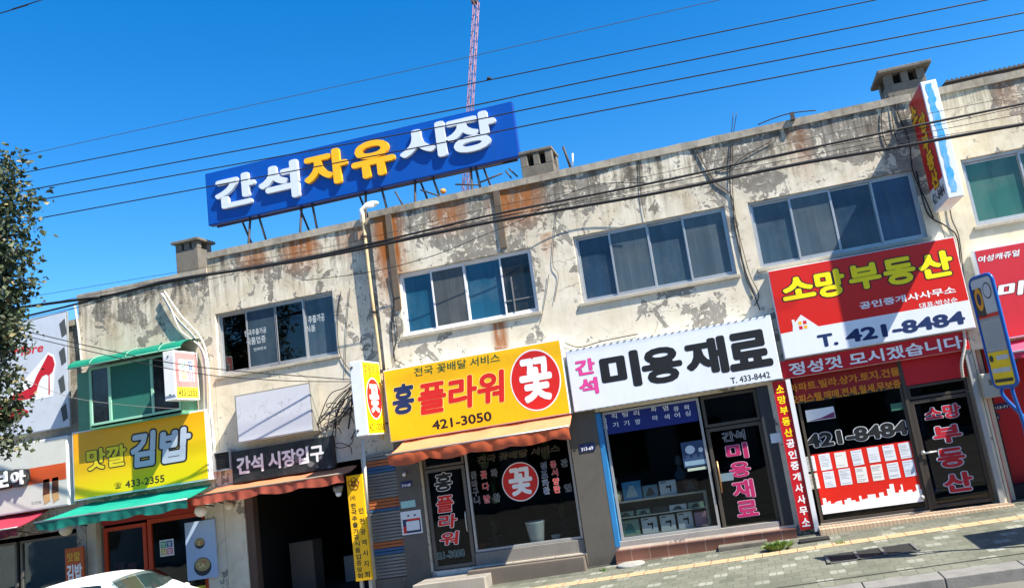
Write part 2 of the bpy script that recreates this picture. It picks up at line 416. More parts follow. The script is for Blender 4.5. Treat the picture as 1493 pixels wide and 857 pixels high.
def building(name, label, x0, x1, y, ztop, holes, mat, floors=(3.05, 5.0), inside=DARKROOM, parts=(), depth=9.0):
    root = thing(name, ((x0+x1)/2, y+1, gz((x0+x1)/2, y)), label, 'building')
    mb = MB(); wall_mesh(mb, x0, x1, -.6, ztop-.17, holes, y, .24); mb.build('wall', mat, root)
    # coping with a worn, slightly uneven edge
    mb = MB(); n = int((x1-x0)/.35); pr = []
    for i in range(n+1):
        xx = x0+(x1-x0)*i/n; j = random.uniform(-.012, .012)
        pr.append([(xx, y-.035+j, ztop-.17), (xx, y-.045+j, ztop-.02+j), (xx, y+.02, ztop+j), (xx, y+.3, ztop+j), (xx, y+.3, ztop-.17)])
    vs = [p for r in pr for p in r]; fs = [(i*5+k, i*5+(k+1) % 5, (i+1)*5+(k+1) % 5, (i+1)*5+k) for i in range(n) for k in range(5)]
    fs += [(4, 3, 2, 1, 0), tuple(n*5+k for k in range(5))]
    mb.add(vs, fs); mb.build('coping', COPING, root)
    mb = MB(); yb = y+depth
    mb.box(x0, x0+.2, y+.241, yb, -.6, ztop-.171); mb.box(x1-.2, x1, y+.241, yb, -.6, ztop-.171)
    mb.box(x0+.201, x1-.201, yb-.2, yb, -.6, ztop-.171); mb.build('side_wall', mat, root)
    box('roof', (x0+.202, x1-.202, y+.302, yb-.202, ztop-.7, ztop-.5), CONC, root)
    mb = MB(); mb.box(x0+.202, x1-.202, y+.245, y+depth*.6, floors[0]+.25, floors[0]+.45)
    mb.box(x0+.202, x1-.202, y+depth*.6+.01, y+depth*.6+.1, -.2, ztop-.75)
    mb.box(x0+.202, x1-.202, y+.245, y+depth*.6, -.3, gz((x0+x1)/2, y)+.14)
    mb.box(x0+.203, x0+.23, y+.25, y+depth*.6-.01, -.29, ztop-.76); mb.box(x1-.23, x1-.203, y+.25, y+depth*.6-.01, -.29, ztop-.76)
    for px in parts: mb.box(px-.06, px+.06, y+.26, y+depth*.6-.02, gz(px, y)+.16, ztop-.8)
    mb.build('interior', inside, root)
    return root
def sliding_window(root, x0, x1, z0, z1, y, panes, frame, fw_=.05, sill=True, dep=.07):
    """panes: list of (width share, material or None, drawn-on-the-front-track)"""
    mb = MB(); a, b = y+dep, y+dep+.11
    mb.box(x0, x1, a, b, z0, z0+fw_); mb.box(x0, x1, a, b, z1-fw_, z1)
    mb.box(x0, x0+fw_, a+.002, b-.002, z0+fw_, z1-fw_); mb.box(x1-fw_, x1, a+.002, b-.002, z0+fw_, z1-fw_)
    win = mb.build('window', frame, root, bevel=.004)
    tot = sum(p[0] for p in panes); xx = x0+fw_; W = x1-x0-2*fw_; res = []
    for k, (sh, pm, fr) in enumerate(panes):
        xa, xb = xx+(-.012 if k else 0), xx+W*sh/tot+(.012 if k < len(panes)-1 else 0); xx += W*sh/tot
        yy = a+(.015 if fr else .058); s = .038; m2 = MB()
        m2.box(xa, xb, yy, yy+.032, z0+fw_+.001, z0+fw_+s+.01); m2.box(xa, xb, yy, yy+.032, z1-fw_-s, z1-fw_-.001)
        m2.box(xa, xa+s, yy+.001, yy+.031, z0+fw_+s+.01, z1-fw_-s); m2.box(xb-s, xb, yy+.001, yy+.031, z0+fw_+s+.01, z1-fw_-s)
        m2.build('sash', frame, win, bevel=.003)
        if pm: box('pane', (xa+s-.005, xb-s+.005, yy+.012, yy+.018, z0+fw_+s, z1-fw_-s+.005), pm, win)
        res.append((xa+s, xb-s, yy+.012))
    if sill: box('sill', (x0-.06, x1+.06, y-.05, y+dep-.001, z0-.075, z0-.003), M('sill_concrete', (.42, .38, .3), .9, dirt=.6, bump=.4), win, bevel=.008)
    return win, res

CREAM = (.74, .68, .56)
PL_MID = plaster('peeling_plaster', CREAM, .0, [(-5.45, .45, 5.6, 7.95, 1.0), (-2.45, .75, 6.9, 7.95, .9), (-4.0, .5, 7.1, 7.95, .8), (-3.2, .22, 4.0, 5.1, .9), (-2.6, .5, 4.1, 4.45, .8), (-1.9, .18, 6.2, 6.8, .5), (3.6, .3, 6.6, 7.9, .35)], 1, 8.1)
PL_MKT = plaster('stained_plaster', (.73, .67, .55), -.05, [(.3, .6, 7.2, 8.2, .9), (-.9, .5, 7.4, 8.2, .7), (1.6, .5, 7.3, 8.2, .6)], 2, 8.2)
PL_KIM = plaster('flaking_plaster', (.68, .62, .51), -.01, (), 3, 8.0)
PL_RGT = plaster('cream_plaster', (.70, .64, .50), -.05, [(-3.2, .3, 6.5, 7.9, .3)], 4, 8.1)
PL_SHO = plaster('grey_plaster', (.45, .44, .41), .0, (), 5, 7.4)

# ---- long middle building
MX0, MX1 = -7.56, 4.16
W_B = (-7.05, -3.98, 5.39, 6.79); W_C = (-3.03, .19, 5.39, 6.83); W_D = (.66, 3.88, 5.42, 6.8)
fl_z = .44
H_FL = (-7.02, -3.72, fl_z, 3.06); H_BE = (-3.12, .36, .46, 3.12); H_ES = (.80, 4.10, .36, 3.4)
mid = building('shop_building', 'long peeling cream building holding the flower shop, beauty supply shop and estate agent', MX0, MX1, FY, 8.34,
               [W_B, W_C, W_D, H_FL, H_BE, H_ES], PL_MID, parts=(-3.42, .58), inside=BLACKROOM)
# upstairs windows
sliding_window(mid, *W_B, FY, [(1, FILMB, 0), (1.12, film('torn_grey_film', (.06, .066, .066), .3, .8), 1), (1.2, FILMB, 0), (1.0, FILMD, 1)], PVC, .05)
BARM = M('bar_grey', (.17, .17, .18), .5); box('window_bar', (-4.52, -4.49, FY+.062, FY+.075, 5.5, 6.25), BARM, mid); box('window_bar', (-4.70, -4.08, FY+.076, FY+.085, 5.73, 5.755), BARM, mid)
sliding_window(mid, *W_C, FY, [(1, FILM3, 0), (1.15, FILM2, 1), (1.05, FILM, 0), (1.2, FILM2, 1)], ALU, .045)
sliding_window(mid, *W_D, FY, [(1.05, FILM, 0), (1.1, FILM2, 1), (1.1, FILM3, 0), (1.05, film('window_film_navy', (.02, .05, .115)), 1)], ALU, .045)
# steel straps on the wall
for px0, py0, px1, py1 in ((561, 303, 581, 452), (718, 270, 733, 362)):
    a, b = P(px0, py0, FY), P(px1, py1, FY)
    MB().box(a.x, a.x+.14, FY-.04, FY-.002, b.z, a.z-.05).build('steel_strap', M('brown_steel', (.13, .10, .072), .85, dirt=.7, dcol=(.05, .03, .02)), mid)
# chimney vents
def chimney(px0, px1, pyt, root, y, zb, w_, h_, cap=.08):
    c = P((px0+px1)/2, pyt, y+.35); x0, x1 = c.x-w_/2, c.x+w_/2; zt = c.z; y0, y1 = y+.1, y+.1+w_*.85
    mb = MB(); b = zt-h_
    mb.box(x0, x1, y0, y1, zb-.3, b)
    for xa, xb in ((x0, x0+.16), ((x0+x1)/2-.07, (x0+x1)/2+.07), (x1-.16, x1)):
        for ya, yb in ((y0, y0+.15), (y1-.15, y1)): mb.box(xa, xb, ya, yb, b, zt-.07)
    mb.box(x0+.17, x1-.17, y0+.2, y1-.2, b, zt-.08, 1)  # solid near-black block fills the vent, so its openings look dark inside
    mb.box(x0-cap, x1+cap, y0-cap, y1+cap, zt-.07, zt)
    mb.build('chimney', [CONC, M('vent_core_black', (.015, .015, .015), .95)], root, bevel=.012)
chimney(760, 808, 223, mid, FY, 8.2, .72, .36, .02)
chimney(1280, 1345, 106, mid, FY, 8.2, .78, .30, .13)

# ---- market entrance building
KX0, KX1 = -11.86, -7.575
W_A = (-11.85+.1, -8.74, 5.3, 6.77)
H_MK = (-11.35, -8.45, -.5, 2.95)
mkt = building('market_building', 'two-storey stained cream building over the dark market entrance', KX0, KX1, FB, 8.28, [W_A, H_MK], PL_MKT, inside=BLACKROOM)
wA, gA = sliding_window(mkt, *W_A, FB, [(.95, glass('clear_glass', (.55, .6, .6)), 0), (1.05, FILM, 1), (1.0, glass('clear_glass'), 1), (1.05, FILM, 0)], ALU, .05)
mb = MB()
for body, bl, tr, yy in (('한국추출가공', (357, 491), (388, 476), gA[1][2]), ('식품업중', (359.5, 504), (387, 488), gA[1][2]), ('전화번호', (370, 512), (388.5, 504), gA[1][2]),
                         ('추출가공', (450, 472), (473, 456), gA[3][2]), ('식품', (447, 485), (459.5, 473), gA[3][2])):
    front(mb, body, RC(bl, tr, yy), yy, bold=.012)
mb.build('lettering', M('faded_sticker', (.5, .55, .56), .6, dirt=.4), wA)
chimney(259, 304, 353, mkt, FB, 8.1, .60, .24, .07)
MB().box(-10.9, -10.2, FB+.9, FB+.95, 5.4, 6.3).build('curtain', M('curtain_grey', (.2, .19, .16), .9), mkt)

# ---- kimbap building
PX0, PX1 = -15.45, -11.87
H_KW = (-15.05, -12.35, 4.65, 5.75); H_KS = (-15.2, -12.35, -.4, 2.75)
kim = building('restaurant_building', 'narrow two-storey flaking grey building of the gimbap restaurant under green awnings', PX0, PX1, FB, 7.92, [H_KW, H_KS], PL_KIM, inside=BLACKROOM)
# ---- shoe shop building
sho = building('shoe_shop_building', 'grey building behind the big red shoe billboard at the far left', -24, -15.47, FB, 7.35, [(-19.5, -15.72, -.5, 2.4)], PL_SHO, inside=BLACKROOM)
# ---- right building
W_E = (4.78, 7.9, 5.45, 6.8)
rgt = building('clothes_shop_building', 'cream building with green-tinted windows and a corrugated roof at the far right', MX1+.015, 14, FY+.01, 8.34, [W_E, (4.22, 9.5, .28, 3.15)], PL_RGT, inside=BLACKROOM)
sliding_window(rgt, *W_E, FY+.01, [(1, FILMG, 0), (1, FILMG, 1), (1, FILMG, 0)], ALU, .06)
mb = MB(); xx = 4.9                                # corrugated sheets above the parapet
while xx < 13.8:
    mb.prism([(xx, FY+.15, 8.47), (xx+.045, FY+.15, 8.51), (xx+.09, FY+.15, 8.47), (xx+.09, FY+.15, 8.45), (xx, FY+.15, 8.45)], (0, 5.5, .5)); xx += .09
mb.build('corrugated_roof', M('old_sheet_metal', (.07, .065, .06), .7, .3, dirt=.5), rgt)
mb = MB(); mb.box(4.9, 13.8, FY+.2, FY+.26, 8.3, 8.45); mb.build('roof_batten', STEEL, rgt)

# ---- the row across the street, behind the camera: seen only as reflections in the shop glass
ob = thing('opposite_building', (0, -9.0, -.2), 'plain grey two-storey row across the street, reflected in the shop windows', 'building')
OPH = [(x0, x0+2.4, zz, zz+h) for x0 in range(-40, 38, 4) for zz, h in ((.4, 2.3), (4.6, 1.5))]
mb = MB(); wall_mesh(mb, -44, 44, -1.3, 8.6, OPH, -9.2, .2); mb.build('wall', M('opposite_render', (.28, .27, .25), .9, dirt=.5), ob)
mb = MB(); mb.box(-44, 44, -19, -9.4, 8.3, 8.5); mb.box(-44, 44, -19.2, -19, -1.3, 8.5); mb.box(-44, -43.8, -18.99, -9.21, -1.3, 8.29); mb.box(43.8, 44, -18.99, -9.21, -1.3, 8.29); mb.build('roof', CONC, ob)
mb = MB()
for a, b, z0_, z1_ in OPH: mb.box(a, b, -9.16, -9.1, z0_, z1_)
mb.build('window', FILMD, ob)

# ================================================================== SHOPFRONTS (parts of the buildings)
def frame_rect(mb, x0, x1, z0, z1, y0, y1, s, m=0):
    mb.box(x0, x1, y0, y1, z0, z0+s, m); mb.box(x0, x1, y0, y1, z1-s, z1, m)
    mb.box(x0, x0+s, y0+.002, y1-.002, z0+s, z1-s, m); mb.box(x1-s, x1, y0+.002, y1-.002, z0+s, z1-s, m)
def shop_pane(root, name, x0, x1, z0, z1, y, fm, s=.06, pm=None):
    mb = MB(); frame_rect(mb, x0, x1, z0, z1, y, y+.07, s)
    o = mb.build(name, fm, root, bevel=.004)
    box('pane', (x0+s-.004, x1-s+.004, y+.03, y+.038, z0+s-.004, z1-s+.004), pm or GLASS, o)
    return o
GY = FY+.09                                        # plane of the shop glazing
# flower shop
fd = shop_pane(mid, 'door', -6.98, -6.08, .46, 2.5, GY, DKALU, .07)
ft = shop_pane(mid, 'transom', -6.98, -6.08, 2.52, 3.04, GY, DKALU, .05)
fwn = shop_pane(mid, 'shop_window', -6.05, -3.76, .70, 3.04, GY, ALU, .05)
mb = MB(); mb.box(-6.05, -3.74, FY+.03, FY+.2, .40, .695); mb.build('window_base', M('grey_tile', (.22, .205, .18), .6, dirt=.4), mid, bevel=.006)
yy = GY+.03
for b, bl, tr, c, ob in (('홍', (635, 717), (657.6, 687), BLACK, 0), ('플', (637.6, 748), (660, 720.4), INKRED, 0), ('라', (640, 771.4), (665.4, 747.3), INKRED, 0), ('워', (642.7, 796), (669, 772.8), INKRED, 0)):
    text(b, bl, tr, yy, c, fd, .035, [(INKWHITE, .03)], shear=.12)
text('421-3050', (633, 814), (677, 801.5), yy, BLACK, fd, .02, [(M('plate_mint', lin(170, 205, 200), .5), .03)], hp=10)
MB().tube([(-6.16, GY-.04, 1.15), (-6.16, GY-.06, 1.2), (-6.16, GY-.06, 1.5), (-6.16, GY-.04, 1.55)], .014).build('handle', ALU, fd)
text('전국 꽃배달 서비스', (696, 673.3), (815, 649.8), yy, BLACK, fwn, .012, [(M('ink_gold', lin(168, 160, 120), .5), .018)], shear=.1, hp=10.5)
def round_mark(root, cpx, rx, rz, y, body, depth=.004):
    c = P(*cpx, y); mb = MB()
    mb.prism(disc((c.x, c.z), rx*1.05, rz*1.05, y-.001, 0), (0, -depth*.4, 0), 1)
    mb.prism(disc((c.x, c.z), rx, rz, y-.001-depth*.4, 0), (0, -depth*.4, 0), 0)
    letter(mb, body, Vector((c.x-rx*.66, y-depth*.8-.001, c.z-rz*.74)), Vector((rx*1.36, 0, 0)), Vector((0, 0, rz*1.5)), Vector((0, -1, 0)), bold=.04, m=1)
    return mb.build('round_emblem', [INKRED, INKWHITE], root)
round_mark(fwn, (758.6, 701.6), .375, .375, yy, '꽃')
SOUT = [(INKWHITE, .03)]
def column(root, body, pts, y, mat, w_=.115, h_=.12, ol=SOUT):
    mb = MB(); mats = [mat]+[o[0] for o in ol]
    for ch, (px, py) in zip(body, pts):
        c = P(px, py, y); front(mb, ch, (c.x-w_/2, c.x+w_/2, c.z-h_/2, c.z+h_/2), y, bold=.02, outline=[(k+1, o[1]) for k, o in enumerate(ol)])
    return mb.build('lettering', mats, root)
Z = lambda l: [(675+a/7.141, 640+b/7.141) for a, b in l]
SO2 = [(M('ink_grey', lin(190, 196, 196), .5), .03)]
column(fwn, '꽃바구니', Z([(112, 375), (122, 465), (133, 550), (145, 635)]), yy, BLACK, .12, .15, SO2)
column(fwn, '꽃다발', Z([(217, 370), (238, 490), (250, 620)]), yy, INKRED, .14, .16, SO2)
column(fwn, '화환', Z([(325, 350), (352, 605)]), yy, BLACK, .14, .16, SO2)
column(fwn, '경조화환', Z([(838, 275), (848, 365), (860, 455), (870, 535)]), yy, NAVY, .13, .14, SO2)
column(fwn, '동서양란', Z([(940, 262), (955, 345), (968, 438), (980, 520)]), yy, INKRED, .13, .14, SO2)
column(fwn, '관엽', Z([(1055, 245), (1090, 505)]), yy, BLACK, .14, .15, SO2)
# flower shop step and threshold
STEPT = M('step_concrete', (.31, .285, .245), .85, dirt=.4, bump=.3)
mb = MB(); mb.box(-6.1, -3.7, 15.42, FY-.032, .0, P(780, 820, 15.42).z); mb.build('step', M('brown_step_tile', (.15, .125, .10), .7, dirt=.4), mid, bevel=.01)
mb = MB(); a = P(704, 839, 15.1); mb.box(-7.1, P(706, 840, 15.0).x, 15.0, 15.415, -.1, a.z); mb.box(-7.1, -6.105, 15.416, FY-.032, -.1, a.z); mb.build('step', STEPT, mid, bevel=.012)

PILL = M('grey_pillar', (.10, .094, .082), .7, dirt=.45, bump=.2)
box('pillar', (-7.555, -7.025, FY-.03, FY-.001, -.1, 3.2), PILL, mid); box('pillar', (-3.715, -3.125, FY-.03, FY-.001, -.1, 3.2), PILL, mid)
mb = MB(); zz = .42
while zz < 3.0:
    mi = 0
    for c0 in (.98, 1.83, 2.68):
        if c0 < zz < c0+.16: mi = 1
        elif c0-.09 < zz <= c0: mi = 2
    mb.prism([(-8.32, FB-.06, zz), (-8.32, FB-.085, zz+.012), (-8.32, FB-.085, zz+.05), (-8.32, FB-.06, zz+.066)], (.74, 0, 0), mi); zz += .068
mb.build('roller_shutter', [M('shutter_grey', (.24, .245, .24), .5, .3, dirt=.4), M('shutter_orange', lin(176, 104, 64), .6, dirt=.3), M('shutter_blue', lin(60, 100, 140), .6, dirt=.3)], mkt)
box('shutter_sill', (-8.33, -7.58, FB-.12, FB-.002, -.3, .415), CONC, mkt)
# beauty supply shop
BF = M('bronze_frame', (.09, .08, .065), .45, .4, dirt=.3)
bw = shop_pane(mid, 'shop_window', -3.0, -1.02, .56, 3.1, GY, ALU, .05)
bd = shop_pane(mid, 'door', -.98, .12, .5, 2.46, GY, BF, .07)
bt = shop_pane(mid, 'transom', -.98, .12, 2.48, 3.1, GY, BF, .06)
box('pillar', (.125, .355, FY-.02, FY+.2, .47, 3.11), M('dark_stone', (.03, .035, .04), .5), mid)
box('post', (-3.115, -3.02, FY-.03, FY+.15, .47, 3.1), M('blue_paint', lin(42, 120, 178), .5, dirt=.4), mid)
yy = GY+.03
text('간석', (1054, 642.3), (1085, 628), yy, BLACK, bd, .015, [(INKWHITE, .02)], hp=14)
for b, bl, tr in (('미', (1061, 671), (1088, 643.8)), ('용', (1066, 697), (1092, 670.8)), ('재', (1070.7, 727.8), (1096.8, 697)), ('료', (1076.4, 754), (1103, 727))):
    text(b, bl, tr, yy, M('ink_magenta', lin(176, 36, 92), .5), bd, .035, [(M('ink_palepink', lin(215, 180, 205), .5), .022)])
MB().tube([P(1045, 672, GY-.05), P(1049, 692, GY-.05), P(1053, 718, GY-.05)], .018).build('handle', M('brass', (.45, .25, .12), .35, .6), bd)
# blue list sheet stuck inside the glass, upper part hidden behind the sign
a, b = P(872, 632.8, yy), P(1018.5, 611.5, yy)
br_ = MB(); br_.box(a.x, b.x, yy-.004, yy-.001, b.z-.02, 3.06); lst = br_.build('list_banner', M('banner_blue', lin(12, 36, 112), .5, dirt=.2), bw)
cols = ['드라이기', '매직기', '세팅기', '바리깡', '파마', '염색', '매니큐어', '헤어왁싱']
px_ = [882, 898, 914, 930.5, 956, 973, 988, 1003.5]; by = [625.5, 622.5, 620, 618, 612.5, 611, 608.5, 606]
mb = MB()
for body, px, py in zip(cols, px_, by):
    c = P(px, py, yy)
    step = .122 if body in ('드라이기', '매니큐어', '헤어왁싱') else .175
    for k, ch in enumerate(reversed(body)):
        z = c.z+k*step
        if z+.1 > 3.09: continue
        front(mb, ch, (c.x-.055, c.x+.055, z, z+.1), yy-.004, bold=.008)
mb.build('lettering', INKWHITE, bw)
# tiled base
BT = NT('brown_base_tile'); br = BT.n('TexBrick'); BT.l(BT.co, br.inputs['Vector'])
mpp = BT.n('Mapping'); BT.l(BT.co, mpp.inputs[0]); mpp.inputs['Rotation'].default_value = (math.radians(90), 0, 0); BT.l(mpp.outputs[0], br.inputs['Vector'])
br.offset = 0; br.inputs['Scale'].default_value = 1; br.inputs['Brick Width'].default_value = .36; br.inputs['Row Height'].default_value = 2; br.inputs['Mortar Size'].default_value = .008
br.inputs['Color1'].default_value = (.17, .075, .05, 1); br.inputs['Color2'].default_value = (.21, .09, .06, 1); br.inputs['Mortar'].default_value = (.3, .2, .16, 1)
BTM = BT.pbr(br.outputs['Color'], .45, 0, None, .4)
mb = MB(); zt = P(1010, 790, 15.55).z; mb.box(-3.1, .37, 15.55, FY-.003, .0, zt); mb.build('tiled_base', BTM, mid, bevel=.006)
box('plinth', (-3.05, .1, FY, FY+.2, .463, .555), M('marble', (.32, .31, .29), .5, dirt=.5), mid)

# estate agent
EF = M('dark_bronze', (.07, .06, .05), .45, .4, dirt=.3)
ew = shop_pane(mid, 'shop_window', .86, 2.82, .40, 2.72, GY, EF, .05)
ed = shop_pane(mid, 'door', 2.9, 3.98, .40, 2.4, GY, EF, .07, glass('dark_glass', (.25, .27, .27)))
et = shop_pane(mid, 'transom', 2.9, 3.98, 2.42, 2.68, GY, EF, .05)
box('mullion', (2.825, 2.895, GY-.02, GY+.1, .38, 3.36), EF, mid)
box('fascia', (2.9, 4.02, GY-.01, GY+.05, 2.69, 3.38), DKRED, mid)
yy = GY+.03
tb = box('fascia', (.85, 2.82, GY-.012, GY+.05, 2.73, 3.38), M('fascia_darkred', lin(136, 16, 22), .5), mid)
OCH = M('ink_ochre', lin(205, 130, 20), .5)
text('아파트.빌라.상가.토지.건물', (1151.5, 571), (1310.5, 535.8), GY-.013, OCH, tb, .03, hp=12.5)
text('오피스텔,매매,전세,월세,무보증', (1154, 586.7), (1312.5, 556), GY-.013, OCH, tb, .03, hp=13)
text('421-8484', (1177, 653), (1321.7, 613), yy, BLACK, ew, .05, [(M('ink_lightgrey', lin(200, 206, 210), .5), .03)], hp=21)
# red half-height sheet with a white skyline along its bottom
x0, x1, z0, z1 = R4((1171, 664.6), (1331, 641), (1351, 729), (1185, 752), yy)
x0, x1 = .93, 2.77
mb = MB(); mb.box(x0, x1, yy-.004, yy-.001, z0, z1, 0)
sk = [(x0, z0)]; xx = x0; rr = random.Random(3); base = z0+.15
while xx < x1-.001:
    wd = rr.uniform(.03, .085); nx = min(x1, xx+wd); t = (xx-x0)/(x1-x0)
    h = base+.08*t+rr.uniform(-.04, .07)+(.11 if rr.random() < .12 else 0)
    sk += [(xx, h), (nx, h)]; xx = nx
sk += [(x1, z0)]
mb.prism([(a, yy-.0045, b) for a, b in sk], (0, -.002, 0), 1)
mb.build('window_sheet', [RED, INKWHITE], ew)
for b, bl, tr in (('소망', (1350, 614.6), (1398, 586.7)), ('부', (1363.4, 648), (1399, 616.7)), ('동', (1370, 683.4), (1404, 650)), ('산', (1379, 718.8), (1415.5, 685.5))):
    text(b, bl, tr, yy, M('ink_crimson', lin(176, 26, 40), .5), ed, .045, [(SILVERBLUE, .035)])
h = P(1352, 660, GY); mb = MB(); mb.tube([h+Vector((-.12, -.05, 0)), h+Vector((.16, -.05, .01))], .018); mb.ball(h+Vector((-.08, -.05, .02)), .04); mb.build('handle', ALU, ed)
# white posts and steps
pst = MB(); pst.box(4.02, 4.1, FY-.06, FY+.02, P(1458, 733, FY).z, 3.36); pst.build('post', M('galvanised', (.4, .41, .41), .5, .4, dirt=.4), mid)
TT = NT('beige_strip_tile'); br = TT.n('TexBrick'); mpp = TT.n('Mapping'); TT.l(TT.co, mpp.inputs[0]); mpp.inputs['Rotation'].default_value = (math.radians(90), 0, 0); TT.l(mpp.outputs[0], br.inputs['Vector'])
br.offset = 0; br.inputs['Scale'].default_value = 1; br.inputs['Brick Width'].default_value = .07; br.inputs['Row Height'].default_value = 3; br.inputs['Mortar Size'].default_value = .006
br.inputs['Color1'].default_value = (.46, .33, .22, 1); br.inputs['Color2'].default_value = (.52, .39, .27, 1); br.inputs['Mortar'].default_value = (.25, .18, .12, 1)
TTM = TT.pbr(br.outputs['Color'], .6, 0, None, .3)
mb = MB(); zt = P(1330, 754, 15.4).z; mb.box(.78, 4.16, 15.4, FY-.004, .1, zt); mb.build('step', TTM, mid, bevel=.012)
mb = MB(); zt2 = P(1330, 773, 15.2).z; mb.box(.6, 4.25, 15.15, 15.395, .1, zt2); mb.build('step', STEPT, mid, bevel=.012)
box('window_base', (.85, 2.82, FY+.0, FY+.2, .362, .399), M('grey_tile', (.3, .3, .3)), mid)

# right red shop front
box('shop_wall', (4.21, 5.7, FY+.62, FY+.68, .2, 3.2), M('red_wall', lin(186, 14, 26), .5, dirt=.15), rgt); box('reveal', (4.222, 4.24, FY+.03, FY+.619, .2, 3.149), MC['red_wall'], rgt)
# kimbap shopfront
OR = M('orange_frame', lin(190, 62, 20), .5, dirt=.3)
ky = FB+.1
a, b, c, d = P(118, 783, ky), P(215, 768, ky), P(268, 745, ky), P(104, 800, ky)
kx0, kxm, kx1 = -15.1, P(216, 800, ky).x, -12.42
shop_pane(kim, 'shop_window', kx0, kxm-.04, .45, 2.3, ky, OR, .09)
kd = shop_pane(kim, 'door', kxm, kx1, -.1, 2.35, ky, OR, .1)
box('fascia', (kx0, kx1, ky-.02, ky+.1, 2.36, 2.74), M('fascia_orange', lin(170, 40, 20), .5), kim)
box('window_base', (kx0, kxm-.04, ky, ky+.1, -.3, .44), OR, kim)
yst = M('strip_yellow', lin(190, 180, 40), .5)
e = P(140, 838, ky).z
box('sticker_strip', (kx0+.1, kxm-.12, ky+.02, ky+.028, .6, .78), yst, kim); box('sticker_strip', (kxm+.1, kx1-.1, ky+.02, ky+.028, .55, .75), yst, kim)
c = P(243, 798, ky+.02); mb = MB(); q = .16
for i, (dx, dz) in enumerate(((-q, 0), (0, 0), (-q, -q), (0, -q))): mb.box(c.x+dx+.008, c.x+dx+q-.008, ky+.018, ky+.024, c.z+dz+.008, c.z+dz+q-.008, i+1)
mb.box(c.x-q-.02, c.x+q+.02, ky+.025, ky+.029, c.z-q-.02, c.z+q+.02, 0)
for i, (ch, (dx, dz)) in enumerate(zip('맛깔김밥', ((-q, 0), (0, 0), (-q, -q), (0, -q)))):
    front(mb, ch, (c.x+dx+.03, c.x+dx+q-.03, c.z+dz+.03, c.z+dz+q-.03), ky+.018, bold=.01, m=0)
mb.build('door_sticker', [INKWHITE, M('sq_green', lin(70, 160, 120)), M('sq_blue', lin(40, 80, 150)), M('sq_yellow', lin(200, 170, 40)), M('sq_pink', lin(220, 110, 140))], kd)
# market entrance: dim passage with side posts
box('post', (-11.34, -11.15, FB+.02, FB+.2, -.3, 2.94), M('brown_post', (.10, .06, .045), .7, dirt=.4), mkt)
box('counter', (-10.2, -9.1, FB+2.0, FB+2.5, -.3, .75), M('dim_counter', (.25, .26, .26), .6), mkt)
box('shelf', (-11.1, -10.5, FB+1.2, FB+1.6, -.3, 1.3), M('dim_shelf', (.12, .10, .08), .7), mkt); box('back_sign', (-10.6, -9.6, FB+4.2, FB+4.25, 1.6, 2.1), M('dim_sign', (.10, .08, .05), .6), mkt)
# shoe shop front below the awning
shop_pane(sho, 'shop_window', -19.4, -17.5, -.2, 2.3, FB+.1, DKALU); shop_pane(sho, 'shop_window', -17.4, -15.75, -.2, 2.3, FB+.1, DKALU)

# kimbap green upstairs window box
GRN = M('green_paint', lin(34, 140, 104), .5, dirt=.35); GRNL = M('green_panel', lin(90, 150, 120), .5, dirt=.4)
y0 = FB-.5
x0, x1, z0, z1 = R4((128, 540), (290, 508), (300, 595), (132, 615), y0)
zt = P(200, 522, y0).z; x0 = P(131, 590, y0).x; x1 = P(262, 560, y0).x; z0 = P(160, 616, y0).z; zt = P(160, 531, y0).z
bay = thing('window_bay', ((x0+x1)/2, FB-.25, z0), 'green window bay with a rounded green hood above the yellow gimbap sign', 'window bay')
mb = MB(); frame_rect(mb, x0, x1, z0, zt, y0, y0+.08, .05); mb.box(x0+.50, x0+.56, y0+.004, y0+.076, z0+.05, zt-.05); mb.box(x1-.75, x1-.69, y0+.004, y0+.076, z0+.05, zt-.05)
mb.build('frame', M('pale_green_paint', lin(150, 205, 180), .5, dirt=.3), bay)
xs_ = [x0+.05, x0+.56, x1-.69]; xe_ = [x0+.5, x1-.75, x1-.05]
for i, (a, b) in enumerate(zip(xs_, xe_)): box('pane', (a, b, y0+.03, y0+.036, z0+.05, zt-.05), (FILMD, M('green_netting', (.018, .15, .115), .8, dirt=.5, scale=1.6, dcol=(.05, .09, .07)), FILMD)[i], bay)
mb = MB(); mb.box(x0-.02, x0-.001, y0, FB-.002, z0-.05, zt); mb.box(x1+.001, x1+.02, y0, FB-.002, z0-.05, zt); mb.box(x0-.02, x1+.02, y0, FB-.002, z0-.09, z0-.051); mb.box(x0-.56, x0-.021, y0+.25, y0+.29, z0-.07, zt-.02); mb.build('side_panel', GRNL, bay)
mb = MB(); n = 8; rows = []                          # curved hood
for xx in [x0-.35+(x1-x0+.6)*k/16 for k in range(17)]:
    row = []
    for i in range(n+1):
        a = math.pi/2*i/n; row.append((xx, FB-.005-.72*math.sin(a), zt+.03+.26*math.cos(a)+.012*math.sin(xx*9)))
    rows.append(row)
vs = [p for r in rows for p in r]; mb.add(vs, [(i*(n+1)+k, (i+1)*(n+1)+k, (i+1)*(n+1)+k+1, i*(n+1)+k+1) for i in range(16) for k in range(n)], 0, True)
mb.add([(p[0], p[1]+.004, p[2]-.012) for p in vs], [(i*(n+1)+k, i*(n+1)+k+1, (i+1)*(n+1)+k+1, (i+1)*(n+1)+k) for i in range(16) for k in range(n)], 0, True)
mb.build('hood', M('green_canvas', lin(10, 120, 96), .6, dirt=.3), bay)
mb = MB(); 
for xx in (x0+.25, x0+1.2, x1-.3): mb.tube([(xx, FB-.01-.73*math.sin(math.pi/2*i/6), zt+.03+.275*math.cos(math.pi/2*i/6)) for i in range(7)], .012, 5)
mb.tube([(x0-.35, FB-.72, zt+.03), (x1+.25, FB-.72, zt+.03)], .016, 6); mb.build('hood_rib', M('rib_green', lin(120, 170, 150), .5, dirt=.3), bay)

